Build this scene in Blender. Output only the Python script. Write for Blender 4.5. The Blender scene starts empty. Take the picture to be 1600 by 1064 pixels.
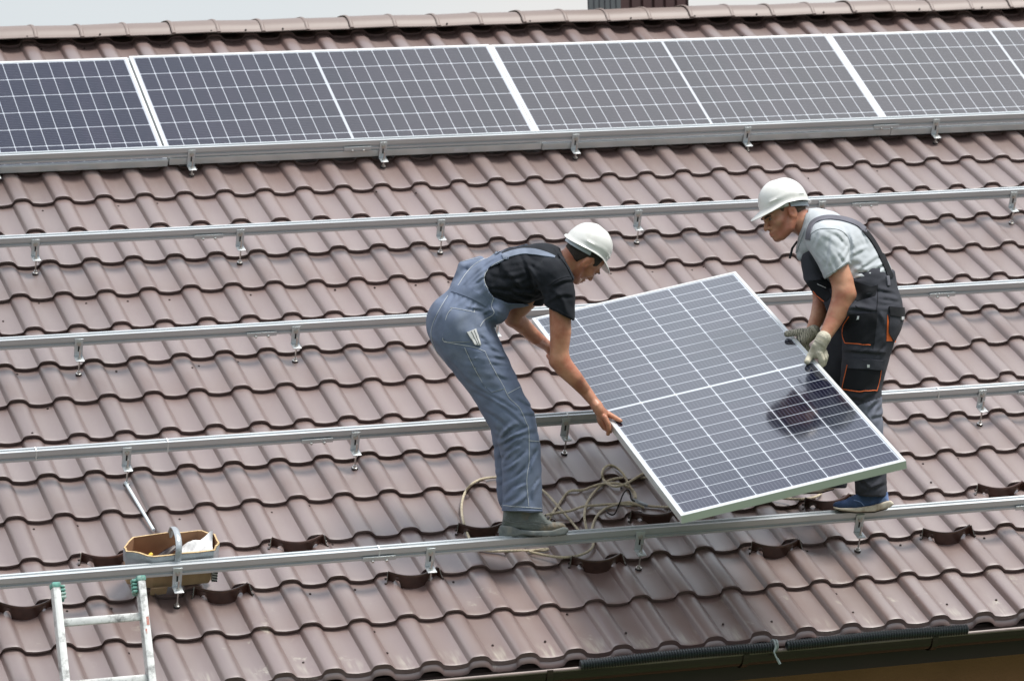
import bpy, bmesh, math, random
import numpy as np
from mathutils import Vector, Matrix
from mathutils.bvhtree import BVHTree
from mathutils.geometry import delaunay_2d_cdt

random.seed(7)
rng = np.random.default_rng(11)
C = bpy.context.scene.collection
scene = bpy.context.scene

# ------------------------------------------------------------------ frames
# roof frame: u along the eave, v up the slope, w off the roof; world: x = u, z up
SL = math.radians(24.6)
CS, SN = math.cos(SL), math.sin(SL)
def W3(u, v, w): return Vector((u, v*CS - w*SN, v*SN + w*CS))
MR = Matrix(((1, 0, 0, 0), (0, CS, -SN, 0), (0, SN, CS, 0), (0, 0, 0, 1)))
RR = np.array([[0.9459881598866595, -0.3065632272758252, 0.10547695974195165],
               [-0.05657386213982768, -0.4764485620764727, -0.8773802857459989],
               [0.31922687774803404, 0.8240241230542815, -0.46805816427636593]])
FPX = 5764.72
CAMR = (-3.808966, -17.167927, 8.714488)
cam_loc = W3(*CAMR)
c_right, c_down, c_fwd = (W3(*RR[i]).normalized() for i in range(3))

# ------------------------------------------------------------------ camera
cd = bpy.data.cameras.new('camera')
cam = bpy.data.objects.new('camera', cd); C.objects.link(cam)
m = Matrix((c_right, -c_down, -c_fwd)).transposed().to_4x4()
m.translation = cam_loc
cam.matrix_world = m
cd.sensor_width = 36; cd.sensor_fit = 'HORIZONTAL'
cd.lens = FPX/1600*36
cd.clip_start = 0.5; cd.clip_end = 3000
cd.dof.use_dof = True; cd.dof.focus_distance = 17.0; cd.dof.aperture_fstop = 5.0
scene.camera = cam

# ------------------------------------------------------------------ light and sky
SUN_EL, SUN_AZ = 66.0, 108.0        # azimuth from +y (away from the camera) towards +x
scene.view_settings.view_transform = 'Standard'
scene.view_settings.look = 'None'
scene.view_settings.exposure = 0.60
scene.view_settings.gamma = 1.0
wd = bpy.data.worlds.new('World'); scene.world = wd; wd.use_nodes = True
nt = wd.node_tree; nt.nodes.clear()
def N(t, kind, **kw):
    n = t.nodes.new(kind)
    for k, v in kw.items(): setattr(n, k, v)
    return n
out = N(nt, 'ShaderNodeOutputWorld'); bg = N(nt, 'ShaderNodeBackground')
sky = N(nt, 'ShaderNodeTexSky', sky_type='NISHITA'); sky.sun_disc = False
sky.sun_elevation = math.radians(SUN_EL); sky.sun_rotation = math.radians(SUN_AZ)
tc = N(nt, 'ShaderNodeTexCoord')
mp = N(nt, 'ShaderNodeMapping'); mp.inputs['Scale'].default_value = (1.0, 1.0, 1.6)
mp.inputs['Location'].default_value = (0.35, 0.1, 0.2)
nz = N(nt, 'ShaderNodeTexNoise'); nz.inputs['Scale'].default_value = 2.3; nz.inputs['Detail'].default_value = 4.5
rp = N(nt, 'ShaderNodeValToRGB')
rp.color_ramp.elements[0].position = 0.36; rp.color_ramp.elements[0].color = (5.3, 6.1, 6.9, 1)
rp.color_ramp.elements[1].position = 0.62; rp.color_ramp.elements[1].color = (9.0, 9.1, 9.15, 1)
mx = N(nt, 'ShaderNodeMix', data_type='RGBA'); mx.inputs[0].default_value = 0.84
L = nt.links.new
L(tc.outputs['Generated'], mp.inputs[0]); L(mp.outputs[0], nz.inputs['Vector']); L(nz.outputs[0], rp.inputs[0])
# an overcast sky is brighter overhead than at the horizon
sxyz = N(nt, 'ShaderNodeSeparateXYZ'); L(tc.outputs['Generated'], sxyz.inputs[0])
zr = N(nt, 'ShaderNodeMapRange'); zr.inputs[1].default_value = 0.05; zr.inputs[2].default_value = 1.0
zr.inputs[3].default_value = 1.0; zr.inputs[4].default_value = 2.1; L(sxyz.outputs[2], zr.inputs[0])
mz = N(nt, 'ShaderNodeMix', data_type='RGBA', blend_type='MULTIPLY'); mz.inputs[0].default_value = 1
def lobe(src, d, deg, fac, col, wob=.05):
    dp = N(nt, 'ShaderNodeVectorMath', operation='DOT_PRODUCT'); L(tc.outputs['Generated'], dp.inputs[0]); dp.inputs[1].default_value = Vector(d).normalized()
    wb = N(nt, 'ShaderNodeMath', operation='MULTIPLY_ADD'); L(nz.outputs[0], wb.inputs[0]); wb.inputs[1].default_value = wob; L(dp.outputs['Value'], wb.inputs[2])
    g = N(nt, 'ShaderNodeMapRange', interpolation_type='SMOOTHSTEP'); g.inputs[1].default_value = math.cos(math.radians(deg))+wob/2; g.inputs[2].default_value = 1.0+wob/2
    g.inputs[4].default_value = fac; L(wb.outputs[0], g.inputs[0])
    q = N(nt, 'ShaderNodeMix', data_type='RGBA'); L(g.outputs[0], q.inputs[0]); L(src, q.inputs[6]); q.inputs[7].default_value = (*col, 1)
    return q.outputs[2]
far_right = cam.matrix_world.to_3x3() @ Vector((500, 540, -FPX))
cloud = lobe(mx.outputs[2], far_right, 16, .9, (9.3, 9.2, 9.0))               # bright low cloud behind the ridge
cloud = lobe(cloud, (.13, .40, .86), 17, .95, (3.0, 3.25, 4.1))       # dark patch added out of view, dims the left row panels' reflections
cloud = lobe(cloud, (.40, .36, .84), 12, .6, (9.2, 8.9, 8.5))                 # warm bright patch added out of view, lifts the right row panels' reflections
cloud = lobe(cloud, (.205, .572, .80), 10, .85, (4.0, 4.5, 5.8), .012)          # dark patch added out of view, mirrored in the carried panel
cloud = lobe(cloud, (.195, .645, .738), 5, .75, (11.5, 12.3, 13.2), .012)      # small bright patch added out of view for glare on the carried panel
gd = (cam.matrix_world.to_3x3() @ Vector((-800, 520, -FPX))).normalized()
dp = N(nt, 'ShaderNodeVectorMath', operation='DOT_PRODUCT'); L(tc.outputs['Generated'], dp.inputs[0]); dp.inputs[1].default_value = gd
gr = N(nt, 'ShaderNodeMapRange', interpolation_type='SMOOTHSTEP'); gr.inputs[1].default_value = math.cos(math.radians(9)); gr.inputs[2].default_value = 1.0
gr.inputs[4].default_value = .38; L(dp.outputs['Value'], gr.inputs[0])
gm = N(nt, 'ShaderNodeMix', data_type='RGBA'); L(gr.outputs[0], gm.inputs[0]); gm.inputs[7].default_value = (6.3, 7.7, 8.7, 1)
L(sky.outputs[0], mx.inputs[6]); L(rp.outputs[0], mx.inputs[7]); # unseen low sky on the camera side, dimmed to darken the tile lips
lz = N(nt, 'ShaderNodeMapRange', interpolation_type='SMOOTHSTEP'); lz.inputs[1].default_value = 0.0; lz.inputs[2].default_value = .55; L(sxyz.outputs[2], lz.inputs[0])
ly = N(nt, 'ShaderNodeMapRange', interpolation_type='SMOOTHSTEP'); ly.inputs[1].default_value = -.5; ly.inputs[2].default_value = .6; ly.inputs[3].default_value = .32; L(sxyz.outputs[1], ly.inputs[0])
lm_ = N(nt, 'ShaderNodeMath', operation='MAXIMUM'); L(lz.outputs[0], lm_.inputs[0]); L(ly.outputs[0], lm_.inputs[1])
lk = N(nt, 'ShaderNodeMath', operation='MULTIPLY'); L(lm_.outputs[0], lk.inputs[0]); L(zr.outputs[0], lk.inputs[1])
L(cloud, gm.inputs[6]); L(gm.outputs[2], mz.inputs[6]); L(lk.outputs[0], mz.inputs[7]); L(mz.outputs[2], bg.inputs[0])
bg.inputs[1].default_value = 0.061
L(bg.outputs[0], out.inputs[0])
sl = bpy.data.lights.new('sun', 'SUN'); sl.energy = 2.9; sl.angle = math.radians(18); sl.color = (1.0, 0.955, 0.89)
so = bpy.data.objects.new('sun', sl); C.objects.link(so)
sd = Vector((math.sin(math.radians(SUN_AZ))*math.cos(math.radians(SUN_EL)),
             math.cos(math.radians(SUN_AZ))*math.cos(math.radians(SUN_EL)), math.sin(math.radians(SUN_EL))))
so.rotation_euler = (-sd).to_track_quat('-Z', 'Y').to_euler()
so.location = sd*30

# ------------------------------------------------------------------ materials
def mat(name, col=(0.5, 0.5, 0.5), rough=0.5, metal=0.0, spec=0.5, var=0.0, vscale=20.0, bump=0.0, bscale=60.0,
        dirt=None, dscale=6.0, damt=0.5, bdist=0.01):
    m = bpy.data.materials.new(name); m.use_nodes = True
    t = m.node_tree; b = t.nodes['Principled BSDF']
    b.inputs['Base Color'].default_value = (*col, 1); b.inputs['Roughness'].default_value = rough
    b.inputs['Metallic'].default_value = metal; b.inputs['Specular IOR Level'].default_value = spec
    tc = N(t, 'ShaderNodeTexCoord'); last = None
    if var > 0:
        n = N(t, 'ShaderNodeTexNoise'); n.inputs['Scale'].default_value = vscale; n.inputs['Detail'].default_value = 6
        t.links.new(tc.outputs['Object'], n.inputs['Vector'])
        mr = N(t, 'ShaderNodeMapRange'); mr.inputs[1].default_value = .3; mr.inputs[2].default_value = .7
        mr.inputs[3].default_value = 1-var; mr.inputs[4].default_value = 1+var
        t.links.new(n.outputs[0], mr.inputs[0])
        mm = N(t, 'ShaderNodeMix', data_type='RGBA', blend_type='MULTIPLY'); mm.inputs[0].default_value = 1
        mm.inputs[6].default_value = (*col, 1); t.links.new(mr.outputs[0], mm.inputs[7]); last = mm.outputs[2]
    if dirt:
        n = N(t, 'ShaderNodeTexNoise'); n.inputs['Scale'].default_value = dscale; n.inputs['Detail'].default_value = 8
        n.inputs['Roughness'].default_value = .7
        t.links.new(tc.outputs['Object'], n.inputs['Vector'])
        mr = N(t, 'ShaderNodeMapRange'); mr.inputs[1].default_value = .5; mr.inputs[2].default_value = .68
        mr.inputs[3].default_value = 0; mr.inputs[4].default_value = damt; t.links.new(n.outputs[0], mr.inputs[0])
        mm = N(t, 'ShaderNodeMix', data_type='RGBA'); t.links.new(mr.outputs[0], mm.inputs[0])
        if last: t.links.new(last, mm.inputs[6])
        else: mm.inputs[6].default_value = (*col, 1)
        mm.inputs[7].default_value = (*dirt, 1); last = mm.outputs[2]
    if last: t.links.new(last, b.inputs['Base Color'])
    if bump > 0:
        n = N(t, 'ShaderNodeTexNoise'); n.inputs['Scale'].default_value = bscale; n.inputs['Detail'].default_value = 5
        t.links.new(tc.outputs['Object'], n.inputs['Vector'])
        bp = N(t, 'ShaderNodeBump'); bp.inputs['Strength'].default_value = bump; bp.inputs['Distance'].default_value = bdist
        t.links.new(n.outputs[0], bp.inputs['Height']); t.links.new(bp.outputs[0], b.inputs['Normal'])
    return m

def roof_material():
    m = bpy.data.materials.new('brown coated sheet metal'); m.use_nodes = True
    t = m.node_tree; b = t.nodes['Principled BSDF']; k = t.links.new
    tc = N(t, 'ShaderNodeTexCoord')
    n1 = N(t, 'ShaderNodeTexNoise'); n1.inputs['Scale'].default_value = 1.3; n1.inputs['Detail'].default_value = 5
    k(tc.outputs['Object'], n1.inputs['Vector'])
    c1 = N(t, 'ShaderNodeValToRGB'); c1.color_ramp.elements[0].position = .3; c1.color_ramp.elements[1].position = .7
    c1.color_ramp.elements[0].color = (0.128, 0.075, 0.066, 1); c1.color_ramp.elements[1].color = (0.146, 0.091, 0.081, 1)
    k(n1.outputs[0], c1.inputs[0])
    # dust film, stretched down the slope
    mp = N(t, 'ShaderNodeMapping'); mp.inputs['Scale'].default_value = (9, 2.2, 9)
    n2 = N(t, 'ShaderNodeTexNoise'); n2.inputs['Scale'].default_value = 1.0; n2.inputs['Detail'].default_value = 8
    n2.inputs['Roughness'].default_value = .65
    k(tc.outputs['Object'], mp.inputs[0]); k(mp.outputs[0], n2.inputs['Vector'])
    r2 = N(t, 'ShaderNodeMapRange'); r2.inputs[1].default_value = .45; r2.inputs[2].default_value = .75
    r2.inputs[3].default_value = 0; r2.inputs[4].default_value = .35
    k(n2.outputs[0], r2.inputs[0])
    m2 = N(t, 'ShaderNodeMix', data_type='RGBA'); k(r2.outputs[0], m2.inputs[0]); 
    sh_ = N(t, 'ShaderNodeMath', operation='FLOOR'); dv_ = N(t, 'ShaderNodeMath', operation='DIVIDE'); dv_.inputs[1].default_value = 1.1
    sx_ = N(t, 'ShaderNodeSeparateXYZ'); k(tc.outputs['Object'], sx_.inputs[0]); ad_ = N(t, 'ShaderNodeMath', operation='ADD'); ad_.inputs[1].default_value = -.1716+5.5
    k(sx_.outputs[0], ad_.inputs[0]); k(ad_.outputs[0], dv_.inputs[0]); k(dv_.outputs[0], sh_.inputs[0])
    wn_ = N(t, 'ShaderNodeTexWhiteNoise', noise_dimensions='1D'); k(sh_.outputs[0], wn_.inputs['W'])
    sr_ = N(t, 'ShaderNodeMapRange'); sr_.inputs[3].default_value = .86; sr_.inputs[4].default_value = 1.12; k(wn_.outputs['Value'], sr_.inputs[0])
    sm_ = N(t, 'ShaderNodeMix', data_type='RGBA', blend_type='MULTIPLY'); sm_.inputs[0].default_value = 1; k(c1.outputs[0], sm_.inputs[6]); k(sr_.outputs[0], sm_.inputs[7])
    k(sm_.outputs[2], m2.inputs[6])
    m2.inputs[7].default_value = (0.165, 0.125, 0.115, 1)
    # pale run-off marks gathered along the eave, and scuffs on the lower courses
    sp = N(t, 'ShaderNodeSeparateXYZ'); k(tc.outputs['Object'], sp.inputs[0])
    ev = N(t, 'ShaderNodeMapRange'); ev.inputs[1].default_value = -4.44; ev.inputs[2].default_value = -4.57
    ev.inputs[3].default_value = 0; ev.inputs[4].default_value = 1; k(sp.outputs[1], ev.inputs[0])
    mp3 = N(t, 'ShaderNodeMapping'); mp3.inputs['Scale'].default_value = (55, 7, 1)
    n3 = N(t, 'ShaderNodeTexNoise'); n3.inputs['Scale'].default_value = 1; n3.inputs['Detail'].default_value = 6
    k(tc.outputs['Object'], mp3.inputs[0]); k(mp3.outputs[0], n3.inputs['Vector'])
    tr = N(t, 'ShaderNodeMapRange'); tr.inputs[1].default_value = -.034; tr.inputs[2].default_value = -.038
    k(sp.outputs[2], tr.inputs[0])
    q = N(t, 'ShaderNodeMath', operation='MULTIPLY'); k(ev.outputs[0], q.inputs[0]); k(tr.outputs[0], q.inputs[1])
    r3 = N(t, 'ShaderNodeMapRange'); r3.inputs[1].default_value = .44; r3.inputs[2].default_value = .72; k(n3.outputs[0], r3.inputs[0])
    gt_ = N(t, 'ShaderNodeMath', operation='GREATER_THAN'); gt_.inputs[1].default_value = -4.5732; k(sp.outputs[1], gt_.inputs[0])
    ge_ = N(t, 'ShaderNodeMath', operation='MULTIPLY'); k(q.outputs[0], ge_.inputs[0]); k(gt_.outputs[0], ge_.inputs[1])
    q2 = N(t, 'ShaderNodeMath', operation='MULTIPLY'); k(ge_.outputs[0], q2.inputs[0]); k(r3.outputs[0], q2.inputs[1])
    lo = N(t, 'ShaderNodeMapRange'); lo.inputs[1].default_value = -3.7; lo.inputs[2].default_value = -4.2; lo.inputs[4].default_value = .8
    k(sp.outputs[1], lo.inputs[0])
    n4 = N(t, 'ShaderNodeTexNoise'); n4.inputs['Scale'].default_value = 7; n4.inputs['Detail'].default_value = 9; n4.inputs['Roughness'].default_value = .75
    k(tc.outputs['Object'], n4.inputs['Vector'])
    r4 = N(t, 'ShaderNodeMapRange'); r4.inputs[1].default_value = .61; r4.inputs[2].default_value = .72; k(n4.outputs[0], r4.inputs[0])
    q3 = N(t, 'ShaderNodeMath', operation='MULTIPLY'); k(lo.outputs[0], q3.inputs[0]); k(r4.outputs[0], q3.inputs[1])
    q4 = N(t, 'ShaderNodeMath', operation='MAXIMUM'); k(q2.outputs[0], q4.inputs[0]); k(q3.outputs[0], q4.inputs[1])
    m3 = N(t, 'ShaderNodeMix', data_type='RGBA'); k(q4.outputs[0], m3.inputs[0]); k(m2.outputs[2], m3.inputs[6])
    m3.inputs[7].default_value = (0.42, 0.39, 0.31, 1)
    k(m3.outputs[2], b.inputs['Base Color'])
    rr = N(t, 'ShaderNodeMapRange'); rr.inputs[3].default_value = .30; rr.inputs[4].default_value = .5; k(n2.outputs[0], rr.inputs[0])
    k(rr.outputs[0], b.inputs['Roughness'])
    nb = N(t, 'ShaderNodeTexNoise'); nb.inputs['Scale'].default_value = 11; nb.inputs['Detail'].default_value = 2
    k(tc.outputs['Object'], nb.inputs['Vector'])
    bp = N(t, 'ShaderNodeBump'); bp.inputs['Strength'].default_value = .05; bp.inputs['Distance'].default_value = .02
    k(nb.outputs[0], bp.inputs['Height']); k(bp.outputs[0], b.inputs['Normal'])
    b.inputs['Specular IOR Level'].default_value = 1.0
    b.inputs['Coat Weight'].default_value = 1.0; b.inputs['Coat IOR'].default_value = 1.78; b.inputs['Coat Roughness'].default_value = .46
    return m

PL, PW = 2.134, 1.046       # solar panel size
def cell_material():
    m = bpy.data.materials.new('solar cells under glass'); m.use_nodes = True
    t = m.node_tree; b = t.nodes['Principled BSDF']; k = t.links.new
    tc = N(t, 'ShaderNodeTexCoord'); sp = N(t, 'ShaderNodeSeparateXYZ'); k(tc.outputs['Object'], sp.inputs[0])
    def M(op, a, c=None):
        n = N(t, 'ShaderNodeMath', operation=op)
        for i, v in enumerate((a, c)):
            if v is None: continue
            if isinstance(v, (int, float)): n.inputs[i].default_value = v
            else: k(v, n.inputs[i])
        return n.outputs[0]
    gap = 0.006; cx = (PL/2 - gap - .023)/12; cy = (PW - .042)/6
    ax = M('SUBTRACT', M('ABSOLUTE', M('SUBTRACT', sp.outputs[0], PL/2)), gap)
    ay = M('SUBTRACT', sp.outputs[1], .021)
    def edge(a, c):               # metres to the nearest cell edge
        f = M('FRACT', M('DIVIDE', a, c))
        return M('MULTIPLY', M('MINIMUM', f, M('SUBTRACT', 1.0, f)), c), f
    ex, fx = edge(ax, cx); ey, fy = edge(ay, cy)
    line = M('MAXIMUM', M('LESS_THAN', ex, .0018), M('LESS_THAN', ey, .0023))
    line = M('MAXIMUM', line, M('LESS_THAN', M('ADD', ex, ey), .0085))
    line = M('MAXIMUM', line, M('LESS_THAN', ax, 0.0))
    line = M('MAXIMUM', line, M('GREATER_THAN', ax, cx*12))
    line = M('MAXIMUM', line, M('MAXIMUM', M('LESS_THAN', ay, 0.0), M('GREATER_THAN', ay, cy*6)))
    fb = M('FRACT', M('MULTIPLY', fy, 10.0))
    bus = M('LESS_THAN', M('ABSOLUTE', M('SUBTRACT', fb, .5)), .05)
    # every cell its own faint shade
    cv = N(t, 'ShaderNodeCombineXYZ'); k(M('FLOOR', M('DIVIDE', sp.outputs[0], cx*2)), cv.inputs[0]); k(M('FLOOR', M('DIVIDE', ay, cy)), cv.inputs[1])
    oi = N(t, 'ShaderNodeObjectInfo'); k(oi.outputs['Random'], cv.inputs[2])
    wn = N(t, 'ShaderNodeTexWhiteNoise'); k(cv.outputs[0], wn.inputs['Vector'])
    cr = N(t, 'ShaderNodeValToRGB'); cr.color_ramp.elements[0].color = (0.006, 0.008, 0.020, 1); cr.color_ramp.elements[1].color = (0.013, 0.012, 0.026, 1)
    k(wn.outputs[0], cr.inputs[0])
    m1 = N(t, 'ShaderNodeMix', data_type='RGBA'); k(M('MULTIPLY', bus, .22), m1.inputs[0]); k(cr.outputs[0], m1.inputs[6]); m1.inputs[7].default_value = (.42, .44, .47, 1)
    m2 = N(t, 'ShaderNodeMix', data_type='RGBA'); k(line, m2.inputs[0]); k(m1.outputs[2], m2.inputs[6]); m2.inputs[7].default_value = (.46, .49, .54, 1)
    k(m2.outputs[2], b.inputs['Base Color'])
    b.inputs['IOR'].default_value = 1.5; b.inputs['Coat Weight'].default_value = 1.0; b.inputs['Coat IOR'].default_value = 1.5; b.inputs['Coat Roughness'].default_value = .07
    n = N(t, 'ShaderNodeTexNoise'); n.inputs['Scale'].default_value = 3; n.inputs['Detail'].default_value = 3
    k(tc.outputs['Object'], n.inputs['Vector'])
    mr = N(t, 'ShaderNodeMapRange'); mr.inputs[3].default_value = .06; mr.inputs[4].default_value = .13; k(n.outputs[0], mr.inputs[0]); k(mr.outputs[0], b.inputs['Roughness'])
    return m

M_ROOF = roof_material()
M_CELL = cell_material()
M_DARKROOF = mat('dark brown sheet', (0.045, 0.024, 0.019), .38, var=.2, vscale=9)
M_ALU = mat('mill aluminium', (0.60, 0.63, 0.65), .38, metal=.5, var=.07, vscale=3, bump=.05, bscale=40)
M_ALUSLOT = mat('aluminium groove', (0.5, 0.53, 0.56), .45, metal=.5)
M_FRAME = mat('anodised panel frame', (0.68, 0.70, 0.70), .38, metal=.35, var=.04, vscale=4)
M_STEEL = mat('stainless steel', (0.62, 0.61, 0.58), .28, metal=.95, var=.1, vscale=40)
M_RUBBER = mat('black rubber', (0.015, 0.015, 0.016), .6)
M_BACK = mat('white backsheet', (0.7, 0.7, 0.7), .6)
M_GUARD = mat('brown snow stop sheet', (0.055, 0.024, 0.018), .33, var=.25, vscale=25)
M_GUARDIN = mat('grey primer side of sheet', (0.36, 0.38, 0.34), .5, var=.2, vscale=30)
M_SCREW = mat('dark painted screw', (0.03, 0.017, 0.014), .4)
M_GUTTER = mat('dark brown gutter', (0.026, 0.015, 0.012), .22, var=.15, vscale=6)
M_GUTRIM = mat('worn gutter rim', (0.20, 0.155, 0.14), .4, var=.2, vscale=12)
M_WALL = mat('brown rendered wall', (0.33, 0.155, 0.085), .85, var=.12, vscale=3, bump=.3, bscale=90)
M_FASCIA = mat('dark fascia board', (0.03, 0.014, 0.011), .5, var=.15, vscale=8)
M_RIDGE = mat('ridge cap sheet', (0.20, 0.155, 0.14), .5, var=.1, vscale=2, bump=.06, bscale=14)
M_CHIMG = mat('grey profiled cladding', (0.15, 0.155, 0.165), .5, var=.1, vscale=5)
M_CHIMB = mat('brown profiled cladding', (0.105, 0.06, 0.058), .45, var=.12, vscale=5)
M_ROPE = mat('tan braided rope', (0.60, 0.52, 0.38), .9, var=.2, vscale=60, bump=.6, bscale=180)
M_CONDUIT = mat('black corrugated plastic', (0.018, 0.024, 0.027), .3, spec=1.0)
M_CARD = mat('brown cardboard', (0.40, 0.275, 0.165), .9, var=.22, vscale=14, bump=.15, bscale=50)
M_CARDIN = mat('inner cardboard', (0.31, 0.17, 0.095), .9, var=.2, vscale=10)
M_CARDEDGE = mat('torn cardboard edge', (0.55, 0.40, 0.22), .95, var=.3, vscale=60)
M_TAPE = mat('silver duct tape', (0.38, 0.41, 0.44), .33, metal=.3, var=.15, vscale=18, bump=.5, bscale=30)
M_PAPER = mat('white plastic bag', (0.75, 0.75, 0.75), .4, var=.08, vscale=20, bump=.6, bscale=25)
M_LADDER = mat('worn painted aluminium', (0.66, 0.67, 0.66), .5, metal=.3, dirt=(0.09, 0.09, 0.09), dscale=16, damt=.85, var=.1, vscale=30)
M_GREEN = mat('green ladder rubber', (0.13, 0.33, 0.28), .7, dirt=(.55, .57, .55), dscale=26, damt=.95, var=.3, vscale=40)
M_ROD = mat('pale plastic rod', (0.62, 0.69, 0.72), .4)
M_RED = mat('red plastic', (0.6, 0.08, 0.04), .4)
M_YEL = mat('yellow plastic', (0.75, 0.5, 0.05), .4)
M_GRASS = mat('lawn', (0.06, 0.09, 0.035), .9, var=.4, vscale=.5)
M_HELM = mat('white hard hat shell', (0.71, 0.71, 0.69), .3, var=.04, vscale=9, dirt=(.5, .48, .43), dscale=14, damt=.35)
M_HELMIN = mat('hard hat lining', (0.5, 0.49, 0.42), .6)
M_BAND = mat('grey headband plastic', (0.45, 0.49, 0.55), .4)
M_HAIR = mat('short dark hair', (0.035, 0.024, 0.018), .75, bump=.8, bscale=260, var=.3, vscale=120)
M_HAIR2 = mat('cropped light brown hair', (0.10, 0.065, 0.04), .75, bump=.8, bscale=260, var=.3, vscale=120)
M_EYE = mat('eye', (0.30, 0.25, 0.22), .3)
M_IRIS = mat('dark iris', (0.02, 0.015, 0.012), .2)
def skin_mat(name, col, red):
    m = bpy.data.materials.new(name); m.use_nodes = True
    t = m.node_tree; b = t.nodes['Principled BSDF']; k = t.links.new
    at = N(t, 'ShaderNodeAttribute', attribute_name='tint')
    tc = N(t, 'ShaderNodeTexCoord'); n = N(t, 'ShaderNodeTexNoise'); n.inputs['Scale'].default_value = 14; n.inputs['Detail'].default_value = 6
    k(tc.outputs['Object'], n.inputs['Vector'])
    r = N(t, 'ShaderNodeValToRGB'); r.color_ramp.elements[0].position = .36; r.color_ramp.elements[1].position = .62
    r.color_ramp.elements[0].color = (*red, 1); r.color_ramp.elements[1].color = (*col, 1); k(n.outputs[0], r.inputs[0])
    mm = N(t, 'ShaderNodeMix', data_type='RGBA', blend_type='MULTIPLY'); mm.inputs[0].default_value = 1
    k(r.outputs[0], mm.inputs[6]); k(at.outputs['Color'], mm.inputs[7]); k(mm.outputs[2], b.inputs['Base Color'])
    b.inputs['Roughness'].default_value = .45
    b.inputs['Subsurface Weight'].default_value = .08; b.inputs['Subsurface Scale'].default_value = .01
    b.inputs['Subsurface Radius'].default_value = (1, .35, .2)
    n2 = N(t, 'ShaderNodeTexNoise'); n2.inputs['Scale'].default_value = 38; n2.inputs['Detail'].default_value = 5; k(tc.outputs['Object'], n2.inputs['Vector'])
    bp = N(t, 'ShaderNodeBump'); bp.inputs['Strength'].default_value = .35; bp.inputs['Distance'].default_value = .005
    k(n2.outputs[0], bp.inputs['Height']); k(bp.outputs[0], b.inputs['Normal'])
    return m
M_SKIN1 = skin_mat('tanned skin', (0.50, 0.245, 0.15), (0.36, 0.13, 0.075))
M_SKIN2 = skin_mat('lightly tanned skin', (0.52, 0.265, 0.165), (0.40, 0.155, 0.095))
def cloth(name, col, var=.12, bump=.35, bscale=22, rough=.88, fine=0.0, dirt=None, damt=.4):
    m = mat(name, col, rough, spec=.25, var=var, vscale=16, dirt=dirt, damt=damt, dscale=9)
    t = m.node_tree; b = t.nodes['Principled BSDF']; k = t.links.new
    tc = N(t, 'ShaderNodeTexCoord')
    w = N(t, 'ShaderNodeTexNoise'); w.inputs['Scale'].default_value = 6; w.inputs['Detail'].default_value = 2; k(tc.outputs['Object'], w.inputs['Vector'])
    n = N(t, 'ShaderNodeTexNoise', noise_type='RIDGED_MULTIFRACTAL'); n.inputs['Scale'].default_value = 8.5; n.inputs['Detail'].default_value = 2.5
    n.inputs['Distortion'].default_value = .7; k(tc.outputs['Object'], n.inputs['Vector'])
    f = N(t, 'ShaderNodeTexNoise'); f.inputs['Scale'].default_value = 420; f.inputs['Detail'].default_value = 1; k(tc.outputs['Object'], f.inputs['Vector'])
    b1 = N(t, 'ShaderNodeBump'); b1.inputs['Strength'].default_value = bump; b1.inputs['Distance'].default_value = .007; k(n.outputs[0], b1.inputs['Height'])
    b2 = N(t, 'ShaderNodeBump'); b2.inputs['Strength'].default_value = .25; b2.inputs['Distance'].default_value = .002; k(f.outputs[0], b2.inputs['Height']); k(b1.outputs[0], b2.inputs['Normal'])
    k(b2.outputs[0], b.inputs['Normal']); b.inputs['Sheen Weight'].default_value = .02
    return m
M_DENIM = cloth('blue grey work cloth', (0.140, 0.172, 0.248), bump=.6, dirt=(0.21, 0.24, 0.29), damt=.4)
M_DENIMD = cloth('blue grey webbing', (0.17, 0.20, 0.26), bump=.15)
M_STITCH = mat('pale stitching', (0.6, 0.62, 0.62), .9)
M_BLACKT = cloth('black cotton', (0.011, 0.013, 0.018), bump=.5)
M_GREYT = cloth('light grey cotton', (0.47, 0.50, 0.53), bump=.4, var=.06)
M_CHAR = cloth('charcoal work cloth', (0.040, 0.042, 0.053), bump=.5)
M_BLACKP = cloth('black pocket cloth', (0.010, 0.011, 0.014), bump=.4)
M_GREYLEG = cloth('slate work cloth', (0.15, 0.162, 0.205), bump=.4)
M_STRAP2 = cloth('slate webbing', (0.13, 0.13, 0.155), bump=.1)
M_ORANGE = mat('orange piping', (0.78, 0.15, 0.03), .7)
M_REFL = mat('silver tag', (0.7, 0.72, 0.75), .3, metal=.3)
M_BOOT = mat('worn grey green leather', (0.105, 0.12, 0.115), .6, dirt=(0.26, 0.17, 0.09), dscale=7, damt=.8, var=.2, vscale=25, bump=.3, bscale=60)
M_SOLE = mat('dirty grey rubber sole', (0.15, 0.165, 0.165), .8, var=.25, vscale=40, dirt=(.22, .19, .14), damt=.5, dscale=20)
M_SHOE = mat('blue mesh trainer', (0.028, 0.062, 0.16), .6, var=.25, vscale=30, bump=.2, bscale=150)
M_SHOEH = mat('pale blue heel patch', (0.16, 0.24, 0.46), .5)
M_TSOLE = mat('dirty cream sole', (0.62, 0.56, 0.46), .8, dirt=(.22, .13, .06), dscale=16, damt=.75)
M_TREAD = mat('dark tread', (0.03, 0.022, 0.018), .8)
M_LACE = mat('white lace', (0.7, 0.7, 0.66), .8)
M_GLOVE = mat('off white knitted glove', (0.50, 0.47, 0.38), .95, var=.12, vscale=50, bump=.5, bscale=140, dirt=(.25, .23, .19), dscale=12, damt=.4)
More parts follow.
